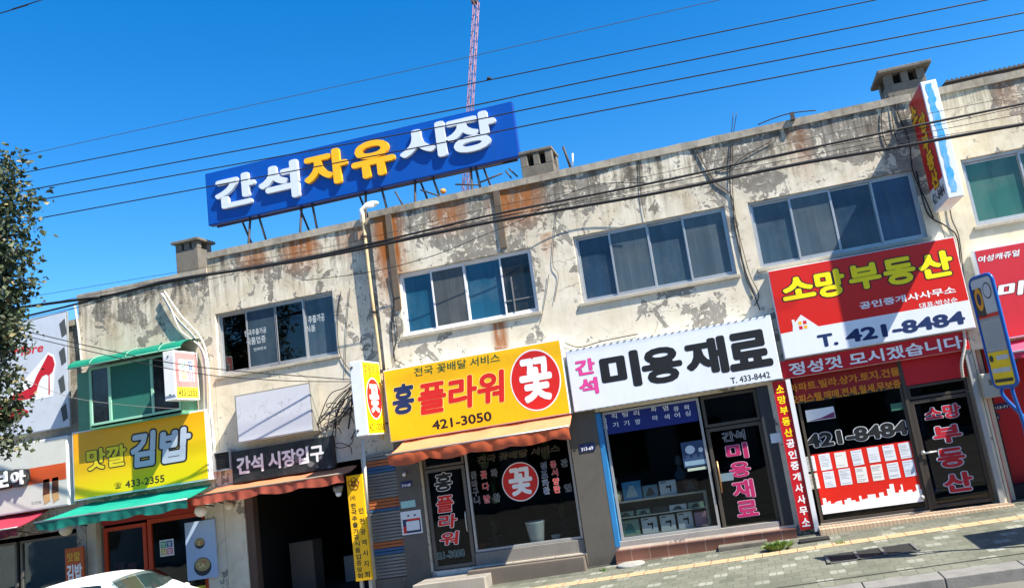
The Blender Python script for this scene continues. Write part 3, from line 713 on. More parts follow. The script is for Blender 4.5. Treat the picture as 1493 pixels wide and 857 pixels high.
# ================================================================== SIGNS
def flat_sign(name, label, rc, yf, dep, face, body=None, cat='sign', edge=.035):
    x0, x1, z0, z1 = rc
    root = thing(name, ((x0+x1)/2, yf+dep, z0), label, cat)
    mb = MB(); mb.box(x0, x1, yf+.006, yf+dep, z0, z1); mb.build('housing', body or WHITE, root, bevel=.006)
    mb = MB(); mb.box(x0+edge, x1-edge, yf, yf+.0055, z0+edge, z1-edge); mb.build('face', face, root)
    return root
# ---- roof sign
ry = FY+.45
rc = R4((300, 258), (745, 143), (757, 225), (303, 332), ry)
rs = flat_sign('rooftop_sign', 'big blue rooftop sign with raised white and yellow Hangul letters on steel legs', rc, ry, .16, BLUE, M('sign_blue_side', lin(4, 60, 150), .45, dirt=.3), edge=.02)
LW = M('letter_white', lin(206, 214, 224), .3, dirt=.08); LY = M('letter_yellow', lin(248, 180, 20), .3, dirt=.06)
LWS = M('letter_side', lin(170, 180, 190), .4, dirt=.2)
for ch, bl, tr, mt in (('간', (317, 308), (371.9, 249.4), LW), ('석', (381, 300), (434.5, 232.5), LW), ('자', (447, 279), (505, 214), LY), ('유', (516.3, 265.5), (573.3, 199), LY), ('시', (586, 243), (647.6, 177), LW), ('장', (655, 230), (720.7, 159.4), LW)):
    mb = MB(); front(mb, ch, RC(bl, tr, ry-.02), ry-.001, bold=.04, depth=.08, res=4); mb.build('letter', [mt], rs)
x0, x1, z0, z1 = rc
leg = MB(); 
for px, py, px2, py2 in ((365, 318, 368, 348), (377, 315, 388, 344), (440, 300, 441, 331), (455, 297, 457, 325), (533, 277, 536, 300), (556, 273, 564, 296), (605, 262, 607, 290), (630, 254, 648, 282), (686, 241, 690, 268), (693, 240, 700, 270)):
    a = P(px, py, ry+.1); b = P(px2, py2, ry+.5)
    m2 = MB(); m2.tube([(a.x, ry+.1, z0+.02), (b.x, ry+.35+(.5 if px in (377, 455, 556, 630, 693) else -.2), 7.6)], .028, 6); m2.build('leg', STEEL, rs)
m2 = MB(); m2.tube([(x0+.1, ry+.2, z0-.0), (x1-.1, ry+.2, z0-.0)], .03, 6); m2.tube([(x0+.1, ry+.2, z1-.1), (x1-.1, ry+.2, z1-.1)], .03, 6)
for t in (.05, .25, .45, .65, .85): m2.tube([(x0+(x1-x0)*t, ry+.2, z1-.1), (x0+(x1-x0)*t, ry+.2, z0)], .025, 6); m2.tube([(x0+(x1-x0)*t, ry+.2, z1-.2), (x0+(x1-x0)*(t+.05), ry+1.0, 7.7)], .025, 6)
m2.build('back_frame', STEEL, rs)

# ---- kimbap sign
sy = FB-.28
rc = R4((104, 630), (297, 597), (308, 700), (108, 729), sy)
t = NT('sign_yellow_print'); X, Y, Zc = t.xyz()     # printed two-tone design
gcol = t.mix(t.ramp(t.math('ADD', Zc, t.math('MULTIPLY', X, -.12)), .25, 1.3), lin(228, 208, 10), lin(236, 168, 12))
YG = t.pbr(gcol, .35, 0, None, .4)
ks = flat_sign('gimbap_sign', 'yellow gimbap restaurant sign with black-edged letters above the green awning', rc, sy, .25, YG, WHITE)
text('맛깔', (127, 687), (183.4, 646), sy, M('ink_lemon', lin(236, 214, 40)), ks, .035, [(BLACK, .045)], hp=31)
text('김', (191.6, 682.7), (227, 625.6), sy, SILVERBLUE, ks, .045, [(BLACK, .05)], shear=.1)
text('밥', (234, 676.6), (278, 620), sy, SILVERBLUE, ks, .045, [(BLACK, .05)], shear=.1)
text('433-2355', (183, 710), (239.6, 692.4), sy, BLACK, ks, .015, hp=10.5)
text('☎', (167, 712.5), (177, 702), sy, BLACK, ks, 0)

def blade_sign(name, label, x0, x1, y0, y1, z0, z1, cat='sign', body=WHITE):
    root = thing(name, ((x0+x1)/2, y1, z0), label, cat)
    MB().box(x0, x1, y0, y1, z0, z1).build('housing', body, root, bevel=.012)
    return root
# ---- kimbap blade
bx0, bx1, by0, by1 = -12.47, -12.2, 15.12, 15.9
bz0, bz1 = 4.83, 5.93
kb = blade_sign('projecting_sign', 'small white projecting sign with pink and yellow face above the gimbap sign', bx0, bx1, by0, by1, bz0, bz1)
mb = MB(); e = .04
mb.box(bx1+.001, bx1+.004, by0+e, by1-e, bz0+.28, bz1-e, 0); mb.box(bx1+.001, bx1+.004, by0+e, by1-e, bz0+e, bz0+.279, 1)
mb.build('face', [M('face_pink', lin(248, 140, 140), .4), M('face_lemon', lin(250, 225, 60), .4)], kb)
mb = MB(); mats = [INKWHITE, MC['sq_green'], MC['sq_blue'], MC['sq_yellow'], MC['sq_pink'], BLACK]
sq = .25; cy_, cz_ = (by0+by1)/2, bz0+.66
for i, (ch, (dy, dz)) in enumerate(zip('맛깔김밥', ((-sq, 0), (0, 0), (-sq, -sq), (0, -sq)))):
    mb.box(bx1+.0045, bx1+.007, cy_+dy+.006, cy_+dy+sq-.006, cz_+dz+.006, cz_+dz+sq-.006, 0)
    letter(mb, ch, Vector((bx1+.007, cy_+dy+.03, cz_+dz+.03)), Vector((0, sq-.06, 0)), Vector((0, 0, sq-.06)), Vector((1, 0, 0)), bold=.02, m=i+1)
letter(mb, '433-2355', Vector((bx1+.005, by0+.09, bz0+.09)), Vector((0, by1-by0-.18, 0)), Vector((0, 0, .13)), Vector((1, 0, 0)), bold=.015, m=5)
mb.build('lettering', mats, kb)
mb = MB()
for z in (bz0+.12, bz1-.12): mb.ball(((bx0+bx1)/2, by0-.001, z), .02)
mb.build('bolt', STEEL, kb)

# ---- blank sign
sy = FB-.33
rc = R4((341.7, 575), (453, 558), (456.6, 627), (345.7, 648), sy)
t = NT('ghost_face'); g1 = t.noise(9, 5, .7, 1.5, sx=(1, 1, .8)); g2 = t.noise(1.6, 3)
X, Y, Zc = t.xyz(); band = t.math('MULTIPLY', t.ramp(Zc, .35, .5), t.math('SUBTRACT', 1, t.ramp(Zc, .75, .95)))
gc = t.mix(t.math('MULTIPLY', t.math('MULTIPLY', t.ramp(g1, .52, .6), band), .3), lin(198, 200, 208), lin(130, 130, 132)); gc = t.mix(t.math('MULTIPLY', t.ramp(g2, .5, .8), .15), gc, (.5, .48, .42))
flat_sign('blank_sign', 'blank whitish box sign with faded ghost lettering above the black market entrance sign', rc, sy, .32, t.pbr(gc, .5, 0, None, .3), M('grimy_box', (.3, .29, .25), .7, dirt=.6))
# ---- black market sign
sy = FB-.12
rc = R4((337.8, 659), (484, 634), (488, 684), (337.8, 703), sy)
bs = flat_sign('market_entrance_sign', 'black sign with white Hangul lettering over the orange market awning', rc, sy, .11, M('sign_black', (.013, .02, .022), .4, dirt=.5, dcol=(.09, .1, .1)), STEEL, edge=.015)
text('간석', (346, 692), (383, 660.5), sy, INKWHITE, bs, .04, hp=26); text('시장입구', (392, 684.5), (471, 646), sy, INKWHITE, bs, .04, hp=25)
mb = MB(); rr = random.Random(5)
for k in range(9):
    c = P(rr.uniform(405, 482), rr.uniform(650, 685), sy); w_ = rr.uniform(.04, .12)
    mb.prism([(c.x+w_*rr.uniform(.4, 1)*math.cos(a), sy-.0006, c.z+w_*rr.uniform(.4, 1)*math.sin(a)) for a in (0, 1, 2.1, 3.3, 4.4, 5.3)], (0, -.0012, 0))
mb.build('torn_film', M('torn_film_grey', (.16, .17, .17), .5), bs)

# ---- yellow vertical association sign
sy = FY-.25
rc = R4((505, 694), (527.6, 690), (543, 845), (517.8, 846.6), sy)
x0, x1, z0, z1 = rc
vs_ = flat_sign('vertical_sign', 'tall narrow yellow sign with two columns of black Hangul beside the market entrance', rc, sy, .06, YEL, YEL, edge=.008)
mb = MB(); W = x1-x0; Hh = z1-z0
for k, ch in enumerate('한국추출가공식품업중앙회'):
    zz = z1-Hh*(.26+.72*(k+1)/12); front(mb, ch, (x0+W*.14, x0+W*.46, zz+.005, zz+Hh*.052), sy, bold=.02)
front(mb, '(사)', (x0+W*.14, x0+W*.46, z1-Hh*.245, z1-Hh*.19), sy, bold=.015)
for k, ch in enumerate('인천광역시지회'):
    zz = z1-Hh*(.28+.70*(k+1)/7); front(mb, ch, (x0+W*.58, x0+W*.88, zz+.01, zz+Hh*.06), sy, bold=.02)
mb.build('lettering', BLACK, vs_)
mb = MB(); c = ((x0+x1)/2-.02, z1-Hh*.085)
for k in range(5):
    a = 2*math.pi*k/5+math.pi/2; cc = (c[0]+.075*math.cos(a), c[1]+.075*math.sin(a))
    ring = [(cc[0]+.055*math.cos(2*math.pi*i/14), sy-.003-.0005*k, cc[1]+.055*math.sin(2*math.pi*i/14)) for i in range(15)]
    mb.tube(ring, .007, 4)
mb.tube([(c[0]+.05*math.cos(2*math.pi*i/16), sy-.004, c[1]+.05*math.sin(2*math.pi*i/16)) for i in range(17)], .01, 4)
mb.build('emblem', M('emblem_brown', lin(120, 60, 10), .5), vs_)
MB().box(x0+.05, x0+.12, sy+.061, sy+.12, gz(x0, sy)-.05, z0+.2).box(x1-.12, x1-.05, sy+.061, sy+.12, gz(x1, sy)-.05, z0+.2).build('post', ALU, vs_)

# ---- flower blade
fb = blade_sign('projecting_sign', 'white projecting sign with yellow face and red disc, left of the flower shop sign', -7.93, -7.66, 14.92, 15.74, 3.38, 4.92)
e = .03; X1 = -7.66
mb = MB(); mb.box(X1+.001, X1+.004, 14.92+e, 15.74-e, 3.38+e, 4.92-e); mb.build('face', M('blade_yellow', lin(252, 208, 10), .35, dirt=.05), fb)
mb = MB(); cy_, cz_ = 15.33, 4.13
mb.prism([(X1+.0045, cy_+.33*math.cos(2*math.pi*k/40), cz_+.44*math.sin(2*math.pi*k/40)) for k in range(40)], (.002, 0, 0), 1)
mb.prism([(X1+.0066, cy_+.31*math.cos(2*math.pi*k/40), cz_+.41*math.sin(2*math.pi*k/40)) for k in range(40)], (.002, 0, 0), 0)
letter(mb, '꽃', Vector((X1+.009, cy_-.21, cz_-.30)), Vector((0, .42, 0)), Vector((0, 0, .6)), Vector((1, 0, 0)), bold=.045, m=1)
mb.build('round_emblem', [INKRED, INKWHITE], fb)
mb = MB()
for k, ch in enumerate('홍플라워'): letter(mb, ch, Vector((X1+.0045, 15.0+k*.17, 4.62)), Vector((0, .14, 0)), Vector((0, 0, .21)), Vector((1, 0, 0)), bold=.0, m=0)
letter(mb, '421-3050', Vector((X1+.0045, 15.0, 3.46)), Vector((0, .66, 0)), Vector((0, 0, .15)), Vector((1, 0, 0)), bold=.01, m=0)
mb.build('lettering', M('ink_brown', lin(70, 50, 20), .5), fb)
mb = MB()
for z in (3.5, 4.8): mb.ball((-7.88, 14.919, z), .028)
mb.build('bolt', STEEL, fb)
mb = MB()
for z in (3.6, 4.7): mb.tube([(-7.8, 15.7, z), (-7.4, FY, z)], .02, 6)
mb.build('bracket', STEEL, fb)

# ---- flower sign
sy = FY-.26
rc = R4((560, 540), (818, 494), (831, 608), (567, 640), sy)
fs = flat_sign('flower_shop_sign', 'wide yellow flower shop sign with red lettering and a big red disc', rc, sy, .25, YEL, WHITE, edge=.02)
text('전국 꽃배달 서비스', (604, 546), (728, 517.5), sy, INKGREEN, fs, .012, shear=.08, hp=13)
OW = [(M('ink_cream', lin(250, 222, 120)), .02)]
text('홍', (574, 606), (602, 556.4), sy, NAVY, fs, .04, OW, shear=.15)
text('플라워', (611, 600), (735.4, 543.4), sy, INKRED, fs, .035, OW, shear=.12, hp=47)
text('421-3050', (630.7, 625.4), (716, 600.4), sy, BLACK, fs, .025, hp=14)
round_mark(fs, (780.8, 553.6), .51, .60, sy, '꽃')
# ---- beauty sign
sy = FY-.26
rc = R4((824, 512), (1123, 458.5), (1141, 552), (837, 601), sy)
be = flat_sign('beauty_supply_sign', 'long white sign with heavy black lettering and a small pink word at its left', rc, sy, .25, FACEW, WHITE, edge=.015)
text('간', (840.4, 548.3), (865.5, 521), sy, INKPINK, be, .035, [(M('ink_plum', lin(140, 20, 70)), .014)]); text('석', (846.5, 577), (870, 548.8), sy, INKPINK, be, .035, [(MC['ink_plum'], .014)])
for ch, bl, tr in (('미', (880, 571), (929, 509)), ('용', (940, 563), (990, 501)), ('재', (1004, 552), (1055, 488)), ('료', (1066, 542.6), (1118, 477.5))):
    text(ch, bl, tr, sy, BLACK, be, .05)
text('T. 433-8442', (1066, 558), (1122, 542.6), sy, BLACK, be, .012, hp=9)
mb = MB(); x0, x1, z0, z1 = rc; k = 0                 # laced edge of the stretched banner
while x0+.1+k*.14 < x1-.1:
    xx = x0+.1+k*.14; mb.tube([(xx, sy-.004, z1-.012), (xx+.06, sy-.006, z1+.006)], .006, 4); mb.tube([(xx, sy-.004, z0+.012), (xx+.06, sy-.006, z0-.006)], .006, 4); k += 1
mb.build('lacing', STEEL, be)
# ---- estate sign
sy = FY-.28
rc = R4((1119, 394.6), (1390, 346), (1424.6, 478), (1144, 523), sy); x0, x1, z0, z1 = rc
es = flat_sign('estate_agent_sign', 'large red and white estate agent sign with thick yellow lettering and a small house', rc, sy, .27, RED, WHITE, edge=.015)
e = .016; hz = z0+(z1-z0)*.30; zl = z0+(z1-z0)*.285
hx = P(1170, 478, sy).x
out = [(x0+e, z0+e), (x1-e, z0+e), (x1-e, hz), (hx+.30, hz-.01), (hx+.02, hz+.27), (hx-.12, hz+.14), (hx-.12, hz+.2), (hx-.17, hz+.2), (hx-.17, hz+.08), (hx-.19, hz-.02), (x0+e, hz-.03)]
mb = MB(); mb.prism([(a, sy-.0005, b) for a, b in out], (0, -.0015, 0), 0)
for i, (dx, dz) in enumerate(((-.06, .02), (.03, .02), (-.06, -.07), (.03, -.07))): mb.box(hx+dx, hx+dx+.065, sy-.0035, sy-.0022, hz+.06+dz, hz+.06+dz+.065, 1+(i in (1, 2)))
mb.build('house_mark', [FACEW, M('mark_orange', lin(240, 180, 40)), INKRED], es)
for ch, bl, tr in (('소', (1141, 441), (1186.7, 397.8)), ('망', (1191.4, 437.7), (1230.8, 388.3)), ('부', (1239.6, 426.7), (1282.8, 378.9)), ('동', (1290.7, 419.8), (1332.6, 370.3)), ('산', (1341, 410.3), (1387.4, 361.5))):
    text(ch, (bl[0]+1.5, bl[1]-1.5), (tr[0]-2.5, tr[1]+1.5), sy, INKYEL, es, .045, [(BLACK, .038)])
text('공인중개사사무소', (1253.8, 449), (1392.5, 418.9), sy, INKWHITE, es, .025, hp=10.5)
text('대표:박상순', (1341, 448), (1395.6, 434.6), sy, INKWHITE, es, .015, hp=8)
text('T.', (1194, 505), (1219.8, 486), sy-.002, NAVY, es, .04, hp=19); text('421-8484', (1234, 498.6), (1405, 454.5), sy-.002, NAVY, es, .045, hp=19.5)
# ---- estate banner
sy = FY-.16
rc = R4((1137.8, 527), (1410.4, 484.4), (1415, 509.6), (1141, 552), sy)
rc = (rc[0], rc[1], rc[2], rc[3]+.02)
eb = flat_sign('red_banner', 'narrow red banner with white lettering under the estate agent sign', rc, sy, .1, DKRED, WHITE, cat='banner', edge=.004)
text('정성껏 모시겠습니다', (1152, 546.5), (1401, 490), sy, INKWHITE, eb, .025, hp=18.5)
# ---- estate vertical sign
sy = FY-.13
rc = R4((1127, 556), (1149, 553), (1183, 771), (1164.6, 773), sy); x0, x1, z0, z1 = rc
ev = flat_sign('vertical_sign', 'tall narrow red sign with yellow and white Hangul, left of the estate agent window', rc, sy, .11, DKRED, WHITE, edge=.004)
mb = MB(); Hh = z1-z0; W = x1-x0
for k, ch in enumerate('소망부동산공인중개사사무소'):
    h_ = Hh/13.4; zz = z1-.05-h_*(k+1); front(mb, ch, (x0+W*.2, x1-W*.2, zz+h_*.12, zz+h_*.86), sy, bold=.03, m=0 if k < 5 else 1)
mb.build('lettering', [INKYEL, INKWHITE], ev)
MB().box(x1+.002, x1+.09, sy-.03, FY-.02, z0-.05, z1).build('edge_strip', PVC, ev)
# ---- estate blade
X0, X1, Y0, Y1, Z0, Z1 = 4.08, 4.36, 14.65, 15.72, 5.84, 8.09
bl = blade_sign('projecting_sign', 'tall white projecting sign with red face and torn blue strip above the estate sign', X0, X1, Y0, Y1, Z0, Z1)
mb = MB(); mb.box(X0-.004, X0-.001, Y0+.02, Y1-.02, Z0+.42, Z1-.02, 0); mb.box(X0-.004, X0-.001, Y0+.02, Y1-.02, Z0+.02, Z0+.419, 1)
mb.build('face', [M('blade_red', lin(196, 22, 22), .4, dirt=.1), FACEW], bl)
mb = MB()
for k, ch in enumerate('소망부동산'):
    zz = Z1-.10-.36*(k+1); yy0 = 15.05 if k > 1 else (15.42 if k == 0 else 14.95)
    letter(mb, ch, Vector((X0-.0045, yy0+.36-(.0), zz)), Vector((0, -.5, 0)), Vector((0, 0, .35)), Vector((-1, 0, 0)), bold=.06, m=0, outline=[(1, .05)])
letter(mb, '421-8484', Vector((X0-.0045, Y1-.08, Z0+.12)), Vector((0, -(Y1-Y0-.16), 0)), Vector((0, 0, .2)), Vector((-1, 0, 0)), bold=.03, m=1)
mb.build('lettering', [M('ink_gold2', lin(230, 170, 20)), BLACK], bl)
mb = MB(); rr = random.Random(2); n = 26                # torn blue film left on the front edge
L, R_ = [], []
for k in range(n+1):
    z = Z0+.1+(Z1-Z0-.16)*k/n; wv = .06+.02*rr.random()
    L.append(((X0+X1)/2-wv+rr.uniform(-.015, .015), Y0-.001, z)); R_.append(((X0+X1)/2+wv*.7+rr.uniform(-.03, .02), Y0-.001, z))
mb.prism(L+R_[::-1], (0, -.002, 0)); mb.build('torn_strip', M('film_blue', lin(40, 160, 220), .5, dirt=.5, dcol=(.6, .7, .75)), bl)
mb = MB()
for z in (Z0+.35, Z1-.4): mb.tube([((X0+X1)/2, Y1-.05, z), ((X0+X1)/2, FY+.02, z)], .03, 6)
mb.build('bracket', STEEL, bl)
# ---- right clothes sign
sy = FY-.26
a, b = P(1412, 366, sy), P(1450, 497, sy)
rs2 = flat_sign('clothes_shop_sign', 'pinkish red sign with white brush lettering at the right edge of the row', (4.53, 9.6, b.z, a.z), sy, .25, PINKRED, WHITE, edge=.03)
text('여성캐쥬얼', (1426.5, 381), (1487, 366), sy, INKWHITE, rs2, .02, [(M('ink_shadow', lin(70, 30, 30)), .02)], shear=.25, hp=9.5)
text('미', (1456, 435), (1493, 408), sy, INKWHITE, rs2, .045, [(M('ink_shadow', lin(70, 30, 30)), .03)], shear=.15)
# ---- shoe billboard
sy = FB-.2
p1, p2 = P(98, 453, sy), P(101, 622, sy); zb_ = P(100, 622, sy).z; zt_ = P(98, 453, sy).z; xr = (p1.x+p2.x)/2
sb = flat_sign('shoe_billboard', 'pale grey billboard with two red high-heeled shoes at the far left', (xr-6, xr, zb_, zt_), sy, .06, M('billboard_grey', lin(196, 204, 216), .5, dirt=.2), ALU, edge=.03)
RS = M('shoe_red', lin(196, 20, 34), .4); 
def outline(mb, pts, y, m, th=.002): mb.prism([Vector((P(px, py, y).x, y, P(px, py, y).z)) for px, py in pts], (0, -th, 0), m)
Q = lambda l: [(a/4.285, 440+b/4.285) for a, b in l]
mb = MB()
outline(mb, Q([(40, 600), (70, 560), (150, 490), (230, 400), (300, 315), (335, 330), (348, 380), (340, 440), (330, 590), (250, 605), (120, 635), (60, 628)]), sy-.0005, 1)
outline(mb, Q([(60, 600), (90, 575), (140, 560), (190, 535), (205, 520), (225, 470), (262, 400), (300, 328), (330, 345), (342, 390), (330, 435), (310, 455), (312, 560), (309, 582), (303, 575), (304, 460), (288, 452), (265, 465), (245, 500), (225, 570), (200, 600), (150, 612), (90, 614)]), sy-.003, 0)
outline(mb, Q([(-60, 560), (0, 640), (40, 660), (120, 660), (180, 680), (170, 700), (120, 722), (40, 745), (-60, 750)]), sy-.003, 0)
outline(mb, Q([(-60, 520), (0, 570), (30, 620), (60, 650), (0, 640), (-60, 570)]), sy-.002, 1)
mb.build('shoe_print', [RS, INKWHITE], sb)
text('More', (20, 521), (63, 499), sy, INKRED, sb, .02, shear=.15, hp=13)
mb = MB(); rr = random.Random(9)
for k in range(4):
    px, py = 93+rr.uniform(-3, 2), 472+k*41; outline(mb, [(px-6, py), (px+2, py-8), (px+5, py+14), (px-2, py+20)], sy-.001, 0)
mb.build('torn_patch', M('torn_dark', (.07, .08, .085), .7), sb)
# ---- shoe shop lower sign
sy = FB-.26
zb_ = P(98, 736, sy).z; zt_ = P(98, 634, sy).z; xr = P(99, 690, sy).x
ss = flat_sign('shoe_shop_sign', 'white shoe shop sign with an orange band and a pair of brown boots', (xr-6, xr, zb_, zt_), sy, .2, M('face_offwhite', lin(206, 208, 200), .5, dirt=.15), WHITE, edge=.03)
a, b = P(94, 698, sy), P(94, 674, sy)
MB().box(xr-5.9, xr-.05, sy-.003, sy-.0005, a.z, b.z).build('orange_band', M('band_orange', lin(205, 84, 30), .5, dirt=.2), ss)
mb = MB()
for px0 in (63, 76):
    outline(mb, [(px0, 699-(px0-63)*.2), (px0+9, 697-(px0-63)*.2), (px0+9.5, 716-(px0-63)*.2), (px0+10, 730-(px0-63)*.2), (px0+2, 734-(px0-63)*.2), (px0-.5, 722-(px0-63)*.2)], sy-.001, 0)
    outline(mb, [(px0, 722-(px0-63)*.2), (px0+9.5, 719-(px0-63)*.2), (px0+10.5, 729-(px0-63)*.2), (px0+2, 735-(px0-63)*.2)], sy-.0035, 1)
mb.build('boot_print', [M('boot_brown', lin(90, 50, 24)), M('boot_tan', lin(200, 160, 110))], ss)
for ch, bl_, tr_ in (('보', (-6, 712), (13, 686)), ('아', (18, 708), (37, 684))):
    c0 = RC(bl_, tr_, sy-.08); mb = MB(); mb.prism([(c0[0]-.05, sy-.004, c0[2]+.05), (c0[0]+.04, sy-.004, c0[2]-.05), (c0[1]-.02, sy-.004, c0[2]-.04), (c0[1]+.06, sy-.004, c0[2]+.1), (c0[1]+.05, sy-.004, c0[3]), (c0[0]+.05, sy-.004, c0[3]+.05)], (0, -.07, 0), 1); front(mb, ch, c0, sy-.08, bold=.03, depth=.05, m=0); mb.build('letter', [INKWHITE, M('letter_back', (.05, .05, .05))], ss)
text('인천점', (46, 735.5), (60, 729), sy, M('ink_mid', lin(120, 120, 120)), ss, .0)

# ================================================================== AWNINGS
def awning(name, label, x0, x1, yb, zb, proj, drop, val, mat, vmat, lip=None, seed=0, inset=0):
    cx = (x0+x1)/2; root = thing(name, (cx, yb, zb), label, 'awning'); rr = random.Random(seed)
    mb = MB(); n = 40; m = 6; vs = []
    for i in range(n+1):
        u = i/n
        for k in range(m+1):
            t = k/m; xa = x0+inset+(x1-x0-2*inset)*u; xb_ = x0+(x1-x0)*u
            vs.append((xa+(xb_-xa)*t, yb-proj*t, zb-drop*t-.03*math.sin(math.pi*t)-.024*abs(math.sin(u*(x1-x0)*2.6+seed))*(.25+t)+.008*math.sin(u*31+seed*2+t*4)))
    mb.add(vs, [(i*(m+1)+k, i*(m+1)+k+1, (i+1)*(m+1)+k+1, (i+1)*(m+1)+k) for i in range(n) for k in range(m)], 0, True)
    mb.add([(a, b+.004, c-.012) for a, b, c in vs], [(i*(m+1)+k, (i+1)*(m+1)+k, (i+1)*(m+1)+k+1, i*(m+1)+k+1) for i in range(n) for k in range(m)], 0, True)
    mb.build('canopy', mat, root)
    mb = MB(); vs = []; n = 120; m = 5
    for i in range(n+1):
        u = i/n; xx = x0+(x1-x0)*u; z0 = zb-drop-.024*abs(math.sin(u*(x1-x0)*2.6+seed))*1.1; sc = .78+.22*abs(math.sin(u*(x1-x0)*3.6))
        for k in range(m+1):
            t = k/m; fold = (.025*math.sin(u*(x1-x0)*8.5+1.7*math.sin(u*11+seed)+t*.8)+.012*math.sin(u*(x1-x0)*23+seed))*(.2+t)
            vs.append((xx+fold*.3, yb-proj-.005+fold, z0-val*sc*t))
    mb.add(vs, [(i*(m+1)+k, i*(m+1)+k+1, (i+1)*(m+1)+k+1, (i+1)*(m+1)+k) for i in range(n) for k in range(m)], 0, True)
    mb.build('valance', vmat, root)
    mb = MB(); mb.tube([(x0-.02, yb-proj, zb-drop-.005), (x1+.02, yb-proj, zb-drop-.005)], .018, 8)
    mb.build('front_bar', lip or ALU, root)
    mb = MB()
    for u in (.06, .94): mb.tube([(x0+(x1-x0)*u, yb-.01, zb-drop-.25), (x0+(x1-x0)*u, yb-proj+.02, zb-drop-.03)], .015, 6)
    mb.build('arm', STEEL, root)
    return root
def aw_from(back_l, lip_l, lip_r, yb, proj):
    a = P(*lip_l, yb-proj); b = P(*lip_r, yb-proj); zb = P(*back_l, yb).z
    return a.x, b.x, zb, zb-(a.z+b.z)/2
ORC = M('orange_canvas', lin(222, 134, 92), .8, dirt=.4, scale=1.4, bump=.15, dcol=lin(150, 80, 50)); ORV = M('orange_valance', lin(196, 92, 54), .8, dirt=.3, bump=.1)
x0, x1, zb, dr = aw_from((700, 620), (564, 661), (829, 622), FY-.02, .85)
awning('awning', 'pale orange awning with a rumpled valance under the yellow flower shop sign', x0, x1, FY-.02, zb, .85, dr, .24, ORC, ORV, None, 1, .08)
x0, x1, zb, dr = aw_from((420, 693), (276, 725), (500, 688), FB-.02, .8)
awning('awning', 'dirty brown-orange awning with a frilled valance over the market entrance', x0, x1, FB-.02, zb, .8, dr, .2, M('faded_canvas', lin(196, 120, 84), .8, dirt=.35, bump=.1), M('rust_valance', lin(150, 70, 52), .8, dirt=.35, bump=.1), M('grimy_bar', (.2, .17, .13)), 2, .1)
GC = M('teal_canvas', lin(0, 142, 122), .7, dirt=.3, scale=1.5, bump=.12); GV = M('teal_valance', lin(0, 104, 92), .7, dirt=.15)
x0, x1, zb, dr = aw_from((200, 722), (51, 758), (272, 730), FB-.02, 1.15)
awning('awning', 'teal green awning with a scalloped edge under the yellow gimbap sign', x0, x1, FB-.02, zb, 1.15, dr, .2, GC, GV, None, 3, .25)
x0, x1, zb, dr = aw_from((50, 745), (-60, 780), (24, 769), FB-.02, .95)
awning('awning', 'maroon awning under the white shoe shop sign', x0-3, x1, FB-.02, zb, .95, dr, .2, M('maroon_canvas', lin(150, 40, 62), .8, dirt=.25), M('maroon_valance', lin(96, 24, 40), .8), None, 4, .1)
x0 = P(1462, 517, FY-.6).x; zb = P(1466, 498, FY).z
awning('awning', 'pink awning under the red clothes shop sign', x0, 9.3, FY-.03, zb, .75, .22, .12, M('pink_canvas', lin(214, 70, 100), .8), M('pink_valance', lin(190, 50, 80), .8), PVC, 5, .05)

#PART2
# ================================================================== CABLES AND PIPES
def smooth(pts, n=6):
    pts = [Vector(p) for p in pts]; o = []
    for i in range(len(pts)-1):
        a, b, c, d = pts[max(i-1, 0)], pts[i], pts[i+1], pts[min(i+2, len(pts)-1)]
        for k in range(n):
            t = k/n
            o.append(.5*((2*b)+(c-a)*t+(2*a-5*b+4*c-d)*t*t+(3*b-a-3*c+d)*t*t*t))
    return o+[pts[-1]]
def cable(name, label, pts, y, r, mat=CABLE, cat='cable', group=None, ext=0, n=6, ys=None):
    q = [P(px, py, ys[i] if ys else y) for i, (px, py) in enumerate(pts)]
    if ext:
        q = [q[0]+(q[0]-q[1]).normalized()*ext]+q+[q[-1]+(q[-1]-q[-2]).normalized()*ext]
    return tag(MB().tube(smooth(q), r, n).build(name, mat), label, cat, group)
SG, FG = 'overhead wires crossing the sky', 'cables running along the building fronts'
WY = 12.7
cable('overhead_wire', 'faint thin wire, highest of those crossing the crane boom', [(42, 225), (600, 102), (1050, 0)], WY, .0055, M('wire_grey', (.06, .055, .06), .6), 'wire', SG, 30)
cable('overhead_wire', 'second wire from the top across the crane boom, with a small clamp', [(29, 253), (600, 140), (1210, 14)], WY, .010, cat='wire', group=SG, ext=30)
cable('overhead_wire', 'wire crossing the sky just over the top right corner of the rooftop sign', [(0, 285), (600, 172), (850, 120), (1440, 0)], WY, .011, cat='wire', group=SG, ext=30)
cable('overhead_wire', 'wire crossing the middle of the last letter on the rooftop sign', [(0, 302), (600, 193), (850, 143), (1493, 19)], WY, .011, cat='wire', group=SG, ext=30)
cable('overhead_wire', 'lowest sky wire, crossing the foot of the last letters on the rooftop sign', [(0, 329), (600, 217), (850, 167), (1493, 44)], WY, .011, cat='wire', group=SG, ext=30)
cable('overhead_wire', 'short stretch of wire cutting the top left corner of the sky', [(-60, 38), (0, 20), (62, 0), (120, -18)], WY, .010, cat='wire', group=SG, ext=20)
c = P(713, 115, WY); tag(MB().ball((c.x, c.y, c.z), .035, 0, (1.3, .8, 1)).build('wire_clamp', RUBBER), 'small dark clamp on the sky wire right of the crane boom', 'clamp')
U = [(0, 470), (100, 446), (230, 414), (480, 369), (710, 315), (950, 267), (1150, 223), (1300, 191), (1493, 151)]
L = [(0, 452), (157, 431), (250, 409), (460, 376), (710, 325), (950, 283), (1150, 242), (1300, 216), (1493, 181)]
cable('power_cable', 'upper of the two thick black cables sweeping along the building fronts', U, 13.6, .021, group=FG, ext=20)
cable('power_cable', 'lower and thicker of the two black cables sweeping along the building fronts', L, 13.6, .029, group=FG, ext=20)
